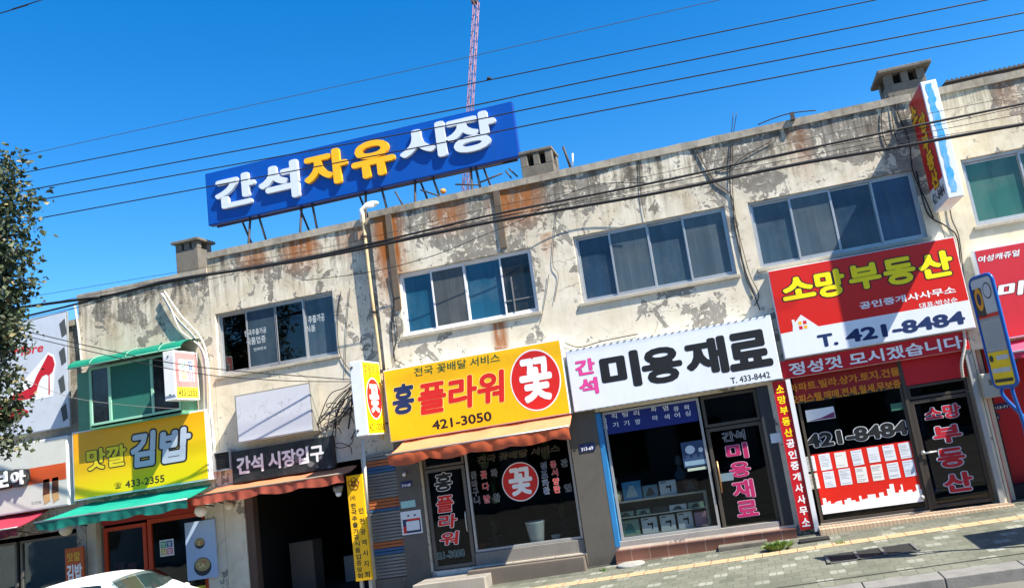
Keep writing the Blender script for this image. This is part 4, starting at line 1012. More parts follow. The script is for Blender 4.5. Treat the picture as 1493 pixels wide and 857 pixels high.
cable('power_cable', 'thin wire close above the two thick facade cables', [(0, 440), (250, 398), (480, 360), (710, 304), (950, 256), (1243, 188), (1493, 138)], 13.6, .0045, group=FG, ext=20)
cable('power_cable', 'thin wire between the two thick facade cables', [(650, 334), (900, 281), (1150, 233), (1300, 203), (1493, 166)], 13.6, .0055, group=FG, ext=20)
cable('power_cable', 'loose thin wire drooping from the downpipe to the wall above the middle windows', [(440, 409), (536, 397), (628, 374), (710, 341), (764, 319), (826, 284), (879, 268), (950, 267)], 15.55, .008, group=FG)
cable('power_cable', 'upper of two black wires falling from the left edge past the pink projecting sign', [(-40, 465), (0, 474), (250, 529), (480, 551), (525, 552)], 14.9, .011, group=FG, ys=[14.9, 14.9, 14.9, 15.5, 15.8])
cable('power_cable', 'lower of two black wires falling from the left edge past the pink projecting sign', [(-40, 473), (0, 481), (250, 538), (400, 554), (525, 556)], 14.9, .010, group=FG, ys=[14.9, 14.9, 14.9, 15.4, 15.8])
cable('power_cable', 'thin grey wire crossing the green window bay', [(-30, 530), (28, 550), (100, 578), (180, 590), (262, 596)], 15.0, .006, M('wire_pale', (.2, .2, .19), .6), group=FG)
# twisted carrier wires that hug the thick cables
def hug(base, dy, y, r, label, ph):
    cable('lashing_wire', label, [(x, py+dy+2.2*math.sin(x*.021+ph)) for x, py in base[1:]], y, r, group=FG, ext=8)
hug(U, 4, 13.61, .0055, 'loose lashing wire hanging just under the upper thick facade cable', 0)
hug(L, -4, 13.62, .0055, 'loose lashing wire running just over the lower thick facade cable', 2)
WG = 'thin wires hanging down the walls'
wall = [([(1012, 212), (1040, 262), (1066, 285), (1071, 330), (1082, 380), (1096, 420), (1108, 452)], 'wire slanting from the roof edge down the pillar between the two grey windows', .012),
        ([(1069, 165), (1064, 240), (1066, 290), (1077, 345), (1086, 400), (1100, 432)], 'straightest wire on the pillar between the two grey windows', .009),
        ([(1074, 165), (1068, 215), (1070, 300), (1090, 390), (1106, 428), (1100, 446)], 'rightmost wire on the pillar between the two grey windows', .008),
        ([(1125, 206), (1085, 228), (1062, 246), (1045, 244)], 'short wire curving into the top of the pillar between the grey windows', .008),
        ([(1291, 140), (1285, 170), (1287, 195), (1293, 214)], 'looped wire below the right chimney', .010),
        ([(1303, 138), (1309, 165), (1325, 205), (1331, 250), (1349, 290), (1361, 318)], 'wire running from the right chimney down behind the tall projecting sign', .013),
        ([(1297, 140), (1306, 200), (1322, 212)], 'thin wire under the right chimney', .008),
        ([(1336, 250), (1352, 310), (1380, 330), (1396, 348), (1401, 400)], 'wire dropping past the right end of the red and white estate sign', .014),
        ([(1383, 292), (1388, 320), (1398, 345), (1404, 395), (1408, 440)], 'wire beside the left corner of the green window', .010),
        ([(813, 300), (808, 345), (806, 385), (814, 402), (808, 440)], 'thin wire between the blue windows and the grey windows', .006),
        ([(932, 232), (934, 280), (940, 318)], 'thin crack-like wire under the roof edge left of the grey windows', .006),
        ([(497, 425), (492, 470), (497, 520), (522, 551)], 'thin wire right of the lettered windows', .008),
        ([(510, 420), (505, 480), (503, 548)], 'second thin wire right of the lettered windows', .006),
        ([(566, 400), (574, 440), (571, 480), (576, 528)], 'wire left of the blue windows', .012),
        ([(575, 455), (579, 490), (574, 520), (590, 532)], 'looped wire left of the blue windows', .009),
        ([(824, 500), (845, 506), (880, 497), (930, 487)], 'black cord along the top of the white beauty sign', .010),
        ([(800, 400), (796, 430), (788, 470)], 'short wire beside the right edge of the blue windows', .006)]
for pts, lab, r in wall: cable('wall_wire', lab, pts, (FY if pts[0][0] > 550 else FB)-.025, r, group=WG)
rr = random.Random(11); TG = 'tangled cables under the lettered windows'
for k in range(13):
    a = (520+rr.uniform(-6, 6), 552+rr.uniform(-4, 8)); b = (rr.uniform(458, 512), rr.uniform(612, 640)); m1 = (a[0]*.5+b[0]*.5+rr.uniform(-18, 14), a[1]*.45+b[1]*.55+rr.uniform(-14, 16))
    m0 = (a[0]*.8+m1[0]*.2+rr.uniform(-6, 8), a[1]*.75+m1[1]*.25+rr.uniform(-3, 9))
    cable('tangled_cable', 'black cable in the messy tangle left of the yellow projecting sign', [a, m0, m1, b], FB-.12-.02*(k % 4), rr.choice([.010, .014, .018]), group=TG)
for k in range(6):
    a = (rr.uniform(480, 522), rr.uniform(575, 640)); cable('cable_loop', 'coiled loop of black cable beside the yellow projecting sign', [(a[0]+13*math.cos(t)+rr.uniform(-2, 2), a[1]+9*math.sin(t)+4*t) for t in [j*.9 for j in range(8)]], FB-.1-.02*k, .009, group=TG)
# white sheathed cables
HG = 'white conduits sweeping down beside the gimbap sign'; WC = M('white_conduit', lin(204, 202, 192), .5, dirt=.3)
for k, (pts, lab) in enumerate((([(236, 428), (256, 462), (287, 497), (298, 530), (301, 600), (311, 655), (306, 682), (312, 690)], 'thickest white conduit, on the left of the bunch beside the gimbap sign'),
                                ([(240, 425), (262, 458), (292, 492), (303, 528), (307, 600), (313, 650), (303, 676)], 'middle white conduit of the bunch beside the gimbap sign'),
                                ([(250, 452), (262, 480), (278, 494), (296, 512), (305, 560), (304, 620), (300, 668), (309, 684)], 'slackest white conduit of the bunch beside the gimbap sign'))):
    cable('conduit', lab, pts, FB-.08-.07*k, (.027, .022, .019)[k], WC, 'conduit', HG, n=8)
cable('conduit', 'thin white pipe at the left end of the flaking grey wall', [(109, 446), (114, 480), (120, 540)], FB-.05, .025, WC, 'conduit', n=8)
q = [P(1403, 470, 15.6), P(1407, 500, 15.6), P(1402, 530, 15.62), P(1404, 550, 15.7)]
hose = smooth(q, 10); mb = MB(); mb.tube(hose, [.024+.008*(i % 2) for i in range(len(hose))], 8)
tag(mb.build('spiral_hose', M('hose_grey', lin(196, 190, 176), .6, dirt=.5)), 'pale ribbed hose hanging right of the red banner', 'hose')
a, b = P(529, 640, FY-.2), P(536, 745, FY-.2)
tag(MB().tube([(a.x, FY-.2, a.z), (b.x, FY-.2, b.z)], .035, 8).build('conduit', WC), 'short white pole under the yellow projecting sign with the red disc', 'conduit')
# rainwater pipe
dp = thing('downpipe', P(558, 640, 15.86), 'cream rainwater pipe with a white elbow at the corner of the market building', 'pipe')
MB().tube(smooth([P(528, 306, 15.86), P(540, 412, 15.86), P(553, 510, 15.86), P(557, 560, 15.86), P(557, 640, 15.86)], 4), .04, 10).build('pipe', M('pipe_cream', lin(206, 182, 140), .6, dirt=.5, dcol=lin(150, 90, 50)), dp)
MB().tube([P(545, 299, 15.95), P(533, 301, 15.87), P(527, 306, 15.86), P(528, 324, 15.86)], .05, 10).build('elbow', WHITE, dp)
mb = MB()
for px, py in ((532, 345), (546, 455), (556, 540)): c = P(px, py, 15.86); mb.tube([c+Vector((0, 0, .02)), c+Vector((0, 0, -.02))], .06, 10)
mb.build('clamp', STEEL, dp)
c = P(541, 298, 16.1); tag(MB().ball((c.x, c.y, c.z), .13, 0, (1.5, .7, .55)).build('plastic_bag', M('bag_white', lin(200, 215, 220), .5, dirt=.4)), 'crumpled pale bag on the roof edge over the downpipe', 'bag')
# roof-edge clutter
AG = 'metal sticks on the roof edge'
for p0, p1, lab in (((821, 214), (831, 240), 'thicker dark stick standing right of the middle chimney'), ((835, 224), (834, 238), 'short pale stick right of the middle chimney'), ((576, 279), (587, 296), 'short stick under the rooftop sign near the downpipe'),
                    ((613, 277), (655, 287), 'steel bar lying slanted under the rooftop sign'), ((664, 269), (697, 266), 'horizontal bar right under the rooftop sign'), ((700, 266), (732, 249), 'rod slanting up at the right foot of the rooftop sign'),
                    ((737, 249), (745, 256), 'stub of rod left of the middle chimney'), ((742, 246), (754, 254), 'second stub of rod left of the middle chimney')):
    pale = 'pale' in lab
    tag(MB().tube([P(*p0, FY+.3), P(*p1, FY+.3)-Vector((0, 0, .06))], .03 if 'thicker' in lab else .02, 6).build('roof_rod', WHITE if pale else STEEL), lab, 'rod', AG)
c = P(646, 279, FY+.4); tag(MB().ball((c.x, c.y, c.z), .07, 0, (1, 1, .9)).build('float_ball', M('ball_orange', lin(214, 140, 70), .6)), 'small orange ball on the roof edge under the rooftop sign', 'ball')
cable('roof_cable', 'blue-black cable lying along the roof edge over the right grey windows', [(1105, 182), (1130, 172), (1155, 165), (1190, 161)], FY+.02, .012)
c = P(1155, 172, FY); tag(box('cable_bracket', (c.x-.04, c.x+.04, FY-.12, FY-.046, c.z-.08, c.z+.08), STEEL), 'dark cable bracket at the roof edge over the right grey windows', 'bracket')

# ================================================================== CRANE
cy_ = 130.0; a, b = P(679, 268, cy_), P(694.5, 3, cy_); a = a+(a-b)*.6
ax = (b-a).normalized(); sd_ = Vector((1, 0, 0)); sd_ = (sd_-ax*sd_.dot(ax)).normalized(); fd_ = ax.cross(sd_); Wd = .52
cr = thing('crane_boom', a, 'thin reddish lattice crane boom rising behind the rooftop sign', 'crane')
RCR = M('crane_red', lin(138, 104, 116), .8, dirt=.2)
mb = MB(); L_ = (b-a).length; n = int(L_/1.6)
cor = [(sd_*i+fd_*j)*Wd for i, j in ((-1, -1), (1, -1), (1, 1), (-1, 1))]
for k in cor: mb.tube([a+k, b+k*.8], .085, 5)
mb.build('boom_chord', RCR, cr); mb = MB()
for i in range(n):
    p0 = a+ax*(L_*i/n); p1 = a+ax*(L_*(i+1)/n)
    for f in range(4):
        u_, v_ = cor[f], cor[(f+1) % 4]; mb.tube([p0+(u_ if i % 2 else v_), p1+(v_ if i % 2 else u_)], .055, 4)
mb.build('boom_lattice', RCR, cr)
mb = MB(); mb.box(b.x-.9, b.x+.1, b.y-.5, b.y+.5, b.z-.2, b.z+1.0); mb.build('boom_head', STEEL, cr)

# ================================================================== SMALL FIXTURES
def plate(px0, py0, px1, py1, y, body, label):
    x0, x1, z0, z1 = RC((px0, py1), (px1, py0), y)
    root = thing('number_plate', (x0, y, z0), label, 'number plate', 'blue house number plates')
    box('plate', (x0, x1, y-.012, y, z0, z1), M('plate_blue', lin(22, 40, 92), .4), root)
    mb = MB(); h = z1-z0; w_ = x1-x0; front(mb, body, (x0+w_*.1, x1-w_*.1, z0+h*.12, z0+h*.58), y-.012, bold=.02); mb.build('lettering', INKWHITE, root)
plate(585, 700, 600, 711, FY-.033, '313-68', 'dark number plate on the grey pillar left of the flower shop door')
plate(846, 645, 866, 659, FY-.033, '313-69', 'dark blue number plate on the pillar between flower and beauty shops')
plate(1436, 602, 1456, 615, FY+.617, '313-70', 'lower of two blue number plates on the red wall')
plate(1447, 586, 1470, 598, FY+.617, '313-71', 'upper of two blue number plates on the red wall')
def sheet(name, label, cat, bl, tr, y, mats, paint=None, group=None, th=.003):
    x0, x1, z0, z1 = RC(bl, tr, y); mb = MB(); mb.box(x0, x1, y-th, y-.0005, z0, z1, 0)
    if paint: paint(mb, x0, x1, z0, z1, y-th)
    return tag(mb.build(name, mats), label, cat, group)
PAPER = M('paper_white', lin(210, 216, 222), .7, dirt=.12, scale=8)
def p_pink(mb, x0, x1, z0, z1, y):
    w_, h = x1-x0, z1-z0
    mb.box(x0+w_*.08, x1-w_*.06, y-.001, y-.0002, z0+h*.06, z0+h*.66, 1); mb.box(x0+w_*.3, x1-w_*.06, y-.0016, y-.0011, z0+h*.58, z0+h*.66, 2)
    mb.box(x0+w_*.24, x1-w_*.12, y-.0022, y-.0017, z0+h*.16, z0+h*.56, 0); mb.box(x0+w_*.08, x0+w_*.22, y-.0022, y-.0017, z0+h*.06, z0+h*.35, 2)
    for u in (.38, .7): mb.prism([(x0+w_*u+.022*math.cos(a), y-.001, z0+h*.8+.022*math.sin(a)) for a in [i*.524 for i in range(12)]], (0, -.001, 0), 3)
sheet('poster', 'white poster with navy and red panels on the pillar left of the flower shop door', 'poster', (587, 780), (613, 742), FY-.033, [PAPER, M('poster_navy', lin(36, 44, 90)), INKRED, BLACK], p_pink)
sheet('notice', 'pale mint notice above the navy and red poster', 'notice', (585, 741), (605, 728), FY-.033, [M('paper_mint', lin(150, 196, 196), .6, dirt=.3, scale=9)])
sheet('notice', 'small white notice on the dark pillar right of the beauty shop door', 'notice', (1125, 646), (1138, 630), FY-.022, [PAPER])
c = P(591, 690, FY); tag(MB().tube([(c.x, FY-.031, c.z), (c.x+.02, FY-.12, c.z-.02)], .035, 10).build('security_camera', WHITE), 'small white camera on the pillar above the left number plate', 'camera')
yb_ = GY+.026
def p_cert(mb, x0, x1, z0, z1, y): mb.prism([(x0+.01, y-.0003, z0+.01), (x1-.01, y-.0003, z0+.01), (x1-.01, y-.0003, z0+.12), ((x0+x1)/2, y-.0003, z0+.04)], (0, -.001, 0), 1)
sheet('certificate', 'white certificate with a purple corner stuck on the estate window', 'certificate', (1177, 615), (1215, 592), yb_, [PAPER, M('paper_plum', lin(110, 50, 90))], p_cert)
sheet('sticker', 'small green and white sticker at the top right of the estate window', 'sticker', (1300, 599), (1316, 586), yb_, [M('paper_green', lin(60, 110, 90), .6, dirt=.6, scale=9)])
# listing sheets: two rows of seven
row1 = [(195, 422), (248, 415), (303, 408), (360, 400), (417, 390), (472, 383), (527, 375)]; row2 = [(205, 483), (262, 476), (318, 467), (375, 460), (430, 452), (487, 445), (542, 437)]
ordn = ['leftmost', 'second', 'third', 'fourth', 'fifth', 'sixth', 'rightmost']
LS = [PAPER, M('ink_faint', lin(150, 158, 168), .7), M('paper_cream', lin(218, 220, 214), .7, dirt=.15, scale=8), M('paper_blueish', lin(196, 208, 222), .7, dirt=.15, scale=8)]
rr = random.Random(31)
for row, nm in ((row1, 'upper'), (row2, 'lower')):
    for (a, b), o_ in zip(row, ordn):
        px, py = 1100+a/2.3995, 500+b/2.3995; c = P(px, py, yb_); w_, h_ = .105+rr.uniform(-.006, .004), .148+rr.uniform(-.008, .004); tl = rr.uniform(-.03, .03)
        R_ = lambda u, v, d: (c.x+u*w_-v*h_*tl, yb_-d, c.z+v*h_+u*w_*tl)
        mb = MB(); mb.prism([R_(-1, -1, .0008), R_(1, -1, .0008), R_(1, 1, .0008), R_(-1, 1, .0008)], (0, -.0025, 0), rr.choice((0, 0, 0, 3, 2)))
        v = .8
        while v > -.85:
            e = rr.uniform(.2, .85)
            if rr.random() < .8: mb.prism([R_(-.8, v-.06, .0036), (R_(e, v-.06, .0036)), R_(e, v, .0036), R_(-.8, v, .0036)], (0, -.0008, 0), 1)
            v -= rr.choice((.15, .2, .3))
        tag(mb.build('listing_sheet', LS), f'white listing sheet on the estate window, {o_} of the {nm} row', 'paper', 'listing sheets on the estate window')
# meter box, vent fan, lamps
x0, x1, z0, z1 = R4((1430, 545), (1457, 541), (1463, 577), (1436, 581), FY-.2)
mt = thing('meter_box', (x0, FY, z0), 'grey electricity meter box on the red wall behind the bus stop sign', 'meter box')
box('case', (x0, x1, FY-.2, FY+.619, z0, z1), M('meter_grey', lin(170, 168, 158), .5, dirt=.4), mt, .02); box('window', (x0+.12, x1-.08, FY-.206, FY-.201, z0+.22, z1-.12), DKALU, mt)
x0, x1, z0, z1 = R4((311, 659), (336, 655), (337, 684), (311, 688), FB-.15)
vf = thing('vent_fan', (x0, FB, z0), 'square grey ventilation box left of the black market sign', 'vent')
mb = MB(); frame_rect(mb, x0, x1, z0, z1, FB-.16, FB-.002, .035); mb.build('frame', ALU, vf)
mb = MB(); mb.box(x0+.036, x1-.036, FB-.06, FB-.003, z0+.036, z1-.036, 0)
for k in range(6): zz = z0+.06+k*(z1-z0-.1)/6; mb.box(x0+.037, x1-.037, FB-.12, FB-.061, zz, zz+.012, 0)
mb.build('grille', M('vent_dark', (.05, .05, .05), .6), vf)
def globe(px, py, y, r, label, wall_y):
    c = P(px, py, y); root = thing('globe_lamp', (c.x, c.y, c.z), label, 'lamp', 'round white lamps under the awnings')
    MB().ball(c, r).build('globe', M('opal', lin(236, 226, 204), .3, dirt=.15), root)
    MB().tube([c+Vector((0, 0, r*.9)), c+Vector((0, 0, r+.06)), Vector((c.x, wall_y, c.z+r+.08))], .018, 6).build('bracket', STEEL, root)
globe(293, 744, 15.5, .135, 'round white lamp at the left end of the orange market awning', FB)
globe(96, 772, 15.6, .135, 'round lamp in the shade under the left end of the teal awning', FB)
globe(334, 737, 15.9, .09, 'small round lamp in the shade under the market awning', FB+.2)
c = P(493, 712, 15.5); fl = thing('flood_lamp', c, 'round flood lamp hanging by the top of the tall yellow sign', 'lamp')
MB().lathe([(.03, -.1), (.09, -.06), (.11, .02), (.10, .06)], c, 16).build('lamp_shade', M('lamp_grey', lin(120, 122, 120), .3, .3), fl)
MB().lathe([(.035, -.16), (.06, -.12), (.06, -.06)], c, 12).build('bulb', WHITE, fl)
MB().tube([c+Vector((0, 0, .06)), c+Vector((.02, .2, .22)), (c.x+.05, FB, c.z+.3)], .012, 6).build('bracket', STEEL, fl)

# food poster panel and upright board by the gimbap shop
x0, x1, z0, z1 = R4((270, 766), (312, 752), (317, 841), (273, 846), FB-.06)
fp = thing('food_poster', (x0, FB, z0), 'blue poster of two bowls of food beside the gimbap shop door', 'poster')
box('panel', (x0, x1, FB-.06, FB-.02, z0, z1), M('poster_blue', lin(168, 190, 220), .5, dirt=.2), fp)
def bowl(cx, cz, r, k):
    mb = MB(); y = FB-.0605
    mb.prism(disc((cx, cz-.05*r), r, r*.9, y, 0, 28), (0, -.001, 0), 0); mb.prism(disc((cx, cz+.14*r), r*.86, r*.62, y-.0012, 0, 28), (0, -.001, 0), 1)
    rr = random.Random(k)
    for i in range(10):
        a = rr.uniform(0, 6.28); q = rr.uniform(0, .6)*r; mb.prism(disc((cx+q*math.cos(a), cz+.14*r+q*.6*math.sin(a)), r*.16, r*.1, y-.0024-.0002*i, 0, 8), (0, -.0002, 0), 2+i % 2)
    mb.build('bowl_print', [M('bowl_dark', (.03, .032, .05), .4), M('bowl_broth', lin(170, 150, 100)), M('bowl_food', lin(196, 110, 60)), M('bowl_food2', lin(214, 196, 140))], fp)
bowl((x0+x1)/2+.02, z0+(z1-z0)*.22, .22, 1); bowl((x0+x1)/2-.02, z0+(z1-z0)*.62, .13, 2)
x0, x1, z0, z1 = R4((93, 800), (119, 796), (124, 842), (97, 846), FB-.25)
ub = thing('upright_board', (x0, FB, z0-.5), 'orange upright board with gimbap lettering left of the restaurant window', 'sign')
box('panel', (x0, x1, FB-.25, FB-.2, gz(x0, FB-.2)+.02, z1), M('board_orange', lin(190, 84, 30), .5, dirt=.25), ub, .01)
mb = MB(); front(mb, '맛깔', (x0+.06, x1-.08, z1-.30, z1-.10), FB-.25, bold=.03); front(mb, '김밥', (x0+.04, x1-.04, z1-.72, z1-.36), FB-.25, bold=.04, m=1); mb.build('lettering', [M('board_ink', lin(214, 170, 50)), INKWHITE], ub)

# ================================================================== THINGS BEHIND THE GLASS
SHY = FY+.24
x0, x1, z0, z1 = R4((892, 735), (1029, 717), (1036, 772), (897, 786), SHY)
z0 = .5
dc = thing('display_case', ((x0+x1)/2, SHY, z0), 'aluminium display case behind the beauty shop window', 'display case')
mb = MB()
for xx in (x0, x1-.035):
    for yy in (SHY, SHY+.4): mb.box(xx, xx+.035, yy, yy+.035, z0, z1)
mb.box(x0, x1, SHY-.002, SHY+.437, z1+.001, z1+.03); mb.box(x0, x1, SHY-.002, SHY+.437, z0-.02, z0-.001); mb.box(x0+.036, x1-.036, SHY+.003, SHY+.033, z0+.001, z0+.09); mb.build('frame', ALU, dc)
zs = z0+(z1-z0)*.60; box('shelf', (x0+.036, x1-.036, SHY+.04, SHY+.4, zs, zs+.012), M('shelf_glass', (.4, .45, .45), .2), dc)
box('back_panel', (x0+.036, x1-.036, SHY+.41, SHY+.43, z0, z1), M('case_back', (.14, .145, .14), .7), dc)
box('floor_panel', (x0+.036, x1-.036, SHY+.036, SHY+.4, z0+.09, z0+.105), M('case_floor', (.3, .3, .29), .6), dc)
BGp = 'boxes in the beauty shop window'
def dryer(mb, x, z, y, s=1.0):
    mb.prism([(x-.06*s, y, z+.035*s), (x-.02*s, y, z+.02*s), (x+.05*s, y, z+.04*s), (x+.06*s, y, z-.03*s), (x-.02*s, y, z-.012*s), (x-.06*s, y, z-.03*s)], (0, -.0012, 0), 1)
    mb.prism([(x+.02*s, y-.0014, z-.01*s), (x+.05*s, y-.0014, z-.01*s), (x+.045*s, y-.0014, z-.10*s), (x+.02*s, y-.0014, z-.10*s)], (0, -.0012, 0), 1)
def wbox(xc, w_, zb, h, label, mat, pic=True, y=None, face=None):
    y = y or SHY+.12; mb = MB(); mb.box(xc-w_/2, xc+w_/2, y, y+.1, zb, zb+h, 0)
    mats = [mat, BLACK]
    if pic: dryer(mb, xc+.02, zb+h*.55, y-.0005, h*3.2); mb.box(xc-w_*.4, xc-w_*.05, y-.0015, y-.0003, zb+h*.86, zb+h*.92, 1)
    if face: mats.append(face); mb.prism([(xc-w_*.36, y-.0005, zb+h*.15), (xc+w_*.3, y-.0005, zb+h*.15), (xc+w_*.12, y-.0005, zb+h*.75), (xc-w_*.1, y-.0005, zb+h*.8)], (0, -.001, 0), 2)
    return tag(mb.build('product_box', mats, bevel=.003), label, 'box', BGp)
BXW = M('box_white', lin(222, 226, 230), .5); BXT = M('box_teal', lin(150, 176, 160), .5); BXP = M('box_pink', lin(196, 150, 176), .5); BXB = M('box_blue', lin(80, 150, 196), .5)
TEAL = M('print_teal', lin(40, 130, 140), .5)
W = x1-x0; zf = z0+.106
wbox(x0+W*.155, W*.20, zf, .30, 'pale green box with a teal picture, leftmost in the display case bottom row', BXT, False, face=TEAL)
wbox(x0+W*.365, W*.165, zf, .30, 'white hair dryer box, second from left in the display case bottom row', BXW)
wbox(x0+W*.56, W*.155, zf, .30, 'white hair dryer box, third from left in the display case bottom row', BXW)
wbox(x0+W*.745, W*.155, zf, .31, 'white curling iron box, fourth from left in the display case bottom row', BXW)
wbox(x0+W*.905, W*.12, zf, .27, 'pink box at the right end of the display case bottom row', BXP, False)
for k, (t, wq, nm) in enumerate(((.13, .17, 'leftmost'), (.32, .15, 'second'), (.5, .16, 'middle'), (.69, .18, 'fourth'), (.88, .16, 'rightmost'))):
    wbox(x0+W*t, W*wq, zs+.013, .11, f'flat box on the display case upper shelf, {nm} of five', (BXT, BXT, M('box_dark', (.05, .06, .06), .4), BXW, BXT)[k], False, face=M('print_dark', (.06, .07, .07), .5))
wbox(x0+W*.235, W*.20, z1+.031, .36, 'tall blue box with a face-like print on top of the display case', BXB, False, face=M('print_pale', lin(180, 200, 210)))
wbox(x0+W*.43, W*.155, z1+.031, .24, 'blue grey box with a dark top on the display case', M('box_greyblue', lin(110, 150, 170), .5), False, face=MC['print_dark'])
wbox(x0+W*.62, W*.175, z1+.031, .28, 'white hair dryer box standing on top of the display case', BXW)
wbox(x0+W*.86, W*.15, z1+.031, .25, 'dark red box at the right end on top of the display case', M('box_maroon', (.05, .012, .014), .5), False, face=MC['print_dark'])
def bust(x, y, z, s, label, mat):
    root = thing('mannequin_bust', (x, y, z), label, 'mannequin')
    MB().lathe([(.10*s, 0), (.125*s, .05*s), (.14*s, .13*s), (.11*s, .19*s), (.055*s, .23*s), (.048*s, .30*s)], (x, y, z), 18).build('torso', mat, root)
    mb = MB(); mb.ball((x, y, z+.42*s), .1*s, 0, (.78, .92, 1.22), 16); mb.ball((x, y-.09*s, z+.41*s), .018*s, 0, (1, 1, 1.6)); mb.build('head', mat, root)
bust(x0+.10, SHY+.14, z1+.031, .95, 'cream mannequin bust at the left end on top of the display case', M('bust_cream', lin(206, 192, 160), .5))
c = P(990, 680, SHY+.9); bust(c.x, SHY+.9, c.z-.3, 1.0, 'dim grey mannequin head standing behind the display case', M('bust_dim', lin(120, 120, 120), .6))
def p_hair(mb, x0, x1, z0, z1, y):
    w_, h = x1-x0, z1-z0; rr = random.Random(4)
    mb.prism([(x0+w_*.35+w_*.2*math.cos(a), y-.0003, z0+h*.68+h*.17*math.sin(a)) for a in [i*.45 for i in range(14)]], (0, -.001, 0), 1)
    mb.prism([(x0+w_*.78+w_*.1*math.cos(a), y-.0003, z0+h*.62+h*.1*math.sin(a)) for a in [i*.63 for i in range(10)]], (0, -.001, 0), 1)
    mb.box(x0+w_*.05, x1-w_*.04, y-.0012, y-.0002, z0+h*.06, z0+h*.24, 2)
sheet('poster', 'dark blue poster of two pale heads on the right of the beauty shop window', 'poster', (998, 682), (1027, 640), yb_, [M('poster_dkblue', lin(40, 66, 100), .5, dirt=.5, scale=10), M('poster_pale', lin(190, 206, 214)), M('poster_mid', lin(120, 150, 170))], p_hair)
sheet('notice', 'pale strip of paper below the dark blue poster in the beauty shop window', 'notice', (1003, 687), (1030, 679), yb_, [M('paper_sage', lin(170, 184, 170), .6)])
sheet('notice', 'grey blue card beside the brass handle on the beauty shop door', 'notice', (1050, 702), (1068, 688), yb_, [M('paper_slate', lin(110, 134, 146), .6)])
# flower shop: pots and plants
LEAF = M('leaf_green', (.045, .085, .025), .5, dirt=.2); LEAF2 = M('leaf_dark', (.025, .05, .02), .5)
def pot(px, pyb, y, r, h, mat, label, plant=0, flare=1.25):
    c = P(px, pyb, y); root = thing('plant_pot', c, label, 'plant pot', 'pots in the flower shop window')
    MB().lathe([(r*.78, 0), (r*.82, .01), (r*flare*.95, h*.95), (r*flare, h), (r*flare*.9, h), (r*.8*flare, h*.9)], c, 20).build('pot', mat, root)
    if plant:
        rr = random.Random(int(px)); mb = MB()
        for k in range(plant):
            a = rr.uniform(0, 6.28); ln = rr.uniform(.25, .55); le = rr.uniform(.06, .22); d = Vector((math.cos(a), math.sin(a), 0)); s_ = Vector((-d.y, d.x, 0))*.016
            p0 = c+Vector((0, 0, h*.9)); p1 = p0+d*le*.4+Vector((0, 0, ln*.6)); p2 = p0+d*le+Vector((0, 0, ln))
            mb.add([p0-s_*.5, p0+s_*.5, p1+s_, p1-s_, p2], [(0, 1, 2, 3), (3, 2, 4)])
        mb.build('leaves', LEAF, root)
    return root
pot(784, 790, FY+.34, .17, .42, M('pot_white', lin(212, 214, 216), .4), 'tall white plant pot standing in the flower shop window', 0)
pot(812, 789, FY+.34, .085, .14, MC['pot_white'], 'small white pot right of the tall white plant pot', 0)
pot(724, 800, FY+.8, .12, .26, M('pot_dark', (.03, .03, .035), .4), 'dark pot with upright leaves in the flower shop window', 22)
pot(825, 780, FY+1.0, .12, .3, MC['pot_dark'], 'dark pot with long leaves at the right of the flower shop window', 26)
pot(705, 800, FY+.45, .11, .12, M('pot_terra', lin(150, 70, 36), .6), 'low terracotta pot at the left of the flower shop window', 0)
HP = M('pot_olive', lin(120, 124, 96), .5)
for px, py, lab in ((707, 683, 'hanging grey green pot at the upper left of the flower shop window'), (797, 669, 'hanging grey green pot at the upper right of the flower shop window'), (723, 733, 'pale hanging pot left of the red disc in the flower shop window')):
    o = pot(px, py, FY+.5, .09, .14, HP, lab, 14)
    c = P(px, py, FY+.5); MB().tube([c+Vector((-.1, 0, .13)), c+Vector((0, 0, .5)), c+Vector((.1, 0, .13))], .004, 4).build('hanger', STEEL, o)
# goods in the gimbap window
kx = FB+.5
for k, (px, w_) in enumerate(((163, .16), (176, .16), (192, .22))):
    c = P(px, 826, kx); tag(box('snack_box', (c.x-w_/2, c.x+w_/2, kx, kx+.1, c.z-.04, c.z+.1), M('box_rose', lin(130, 70, 80), .6)), f'dim pink box in the gimbap shop window, {["leftmost", "middle", "rightmost"][k]} of three', 'box', 'boxes in the gimbap window')

# ================================================================== ON THE PAVEMENT
def G(px, py, dz=0):
    d = r2*((px-CX)/FPX)+u2*(-(py-CY)/FPX)+fw
    # cam + t d on z = .16 + SL x + .02 (y-11.43) + dz
    t_ = (.16-.02*11.43+dz-CAM_H)/(d.z-SL*d.x-.02*d.y); return Vector((0, 0, CAM_H))+d*t_
c = G(920, 823); mh = thing('drain_cover', c, 'oval pale concrete drain cover at the foot of the brown tiled base', 'drain cover')
MB().lathe([(.27, -.02), (.27, .025), (.25, .035), (.0, .036)], c, 28).build('lid', M('lid_concrete', (.36, .36, .33), .9, dirt=.4), mh)
a, b, c_, d_ = G(1197, 804.5), G(1343, 797), G(1343, 812), G(1205, 815)
x0, x1 = (a.x+d_.x)/2, (b.x+c_.x)/2; y0, y1 = (c_.y+d_.y)/2, (a.y+b.y)/2
gr = thing('drain_grate', ((x0+x1)/2, (y0+y1)/2, gz((x0+x1)/2, y0)), 'long dark drain grating set in the pavement before the estate agent', 'drain grating')
zz = lambda x, y, h: gz(x, y)+h
mb = MB(); mb.poly([(x0, y0, zz(x0, y0, .006)), (x1, y0, zz(x1, y0, .006)), (x1, y1, zz(x1, y1, .006)), (x0, y1, zz(x0, y1, .006))]); mb.build('opening', M('grate_dark', (.012, .014, .013), .8), gr)
mb = MB()
for t in (.0, .33, .62, .97):
    xx = x0+(x1-x0)*t; mb.box(xx, xx+.05, y0, y1, gz(xx, y0)+.008, gz(xx, y0)+.03)
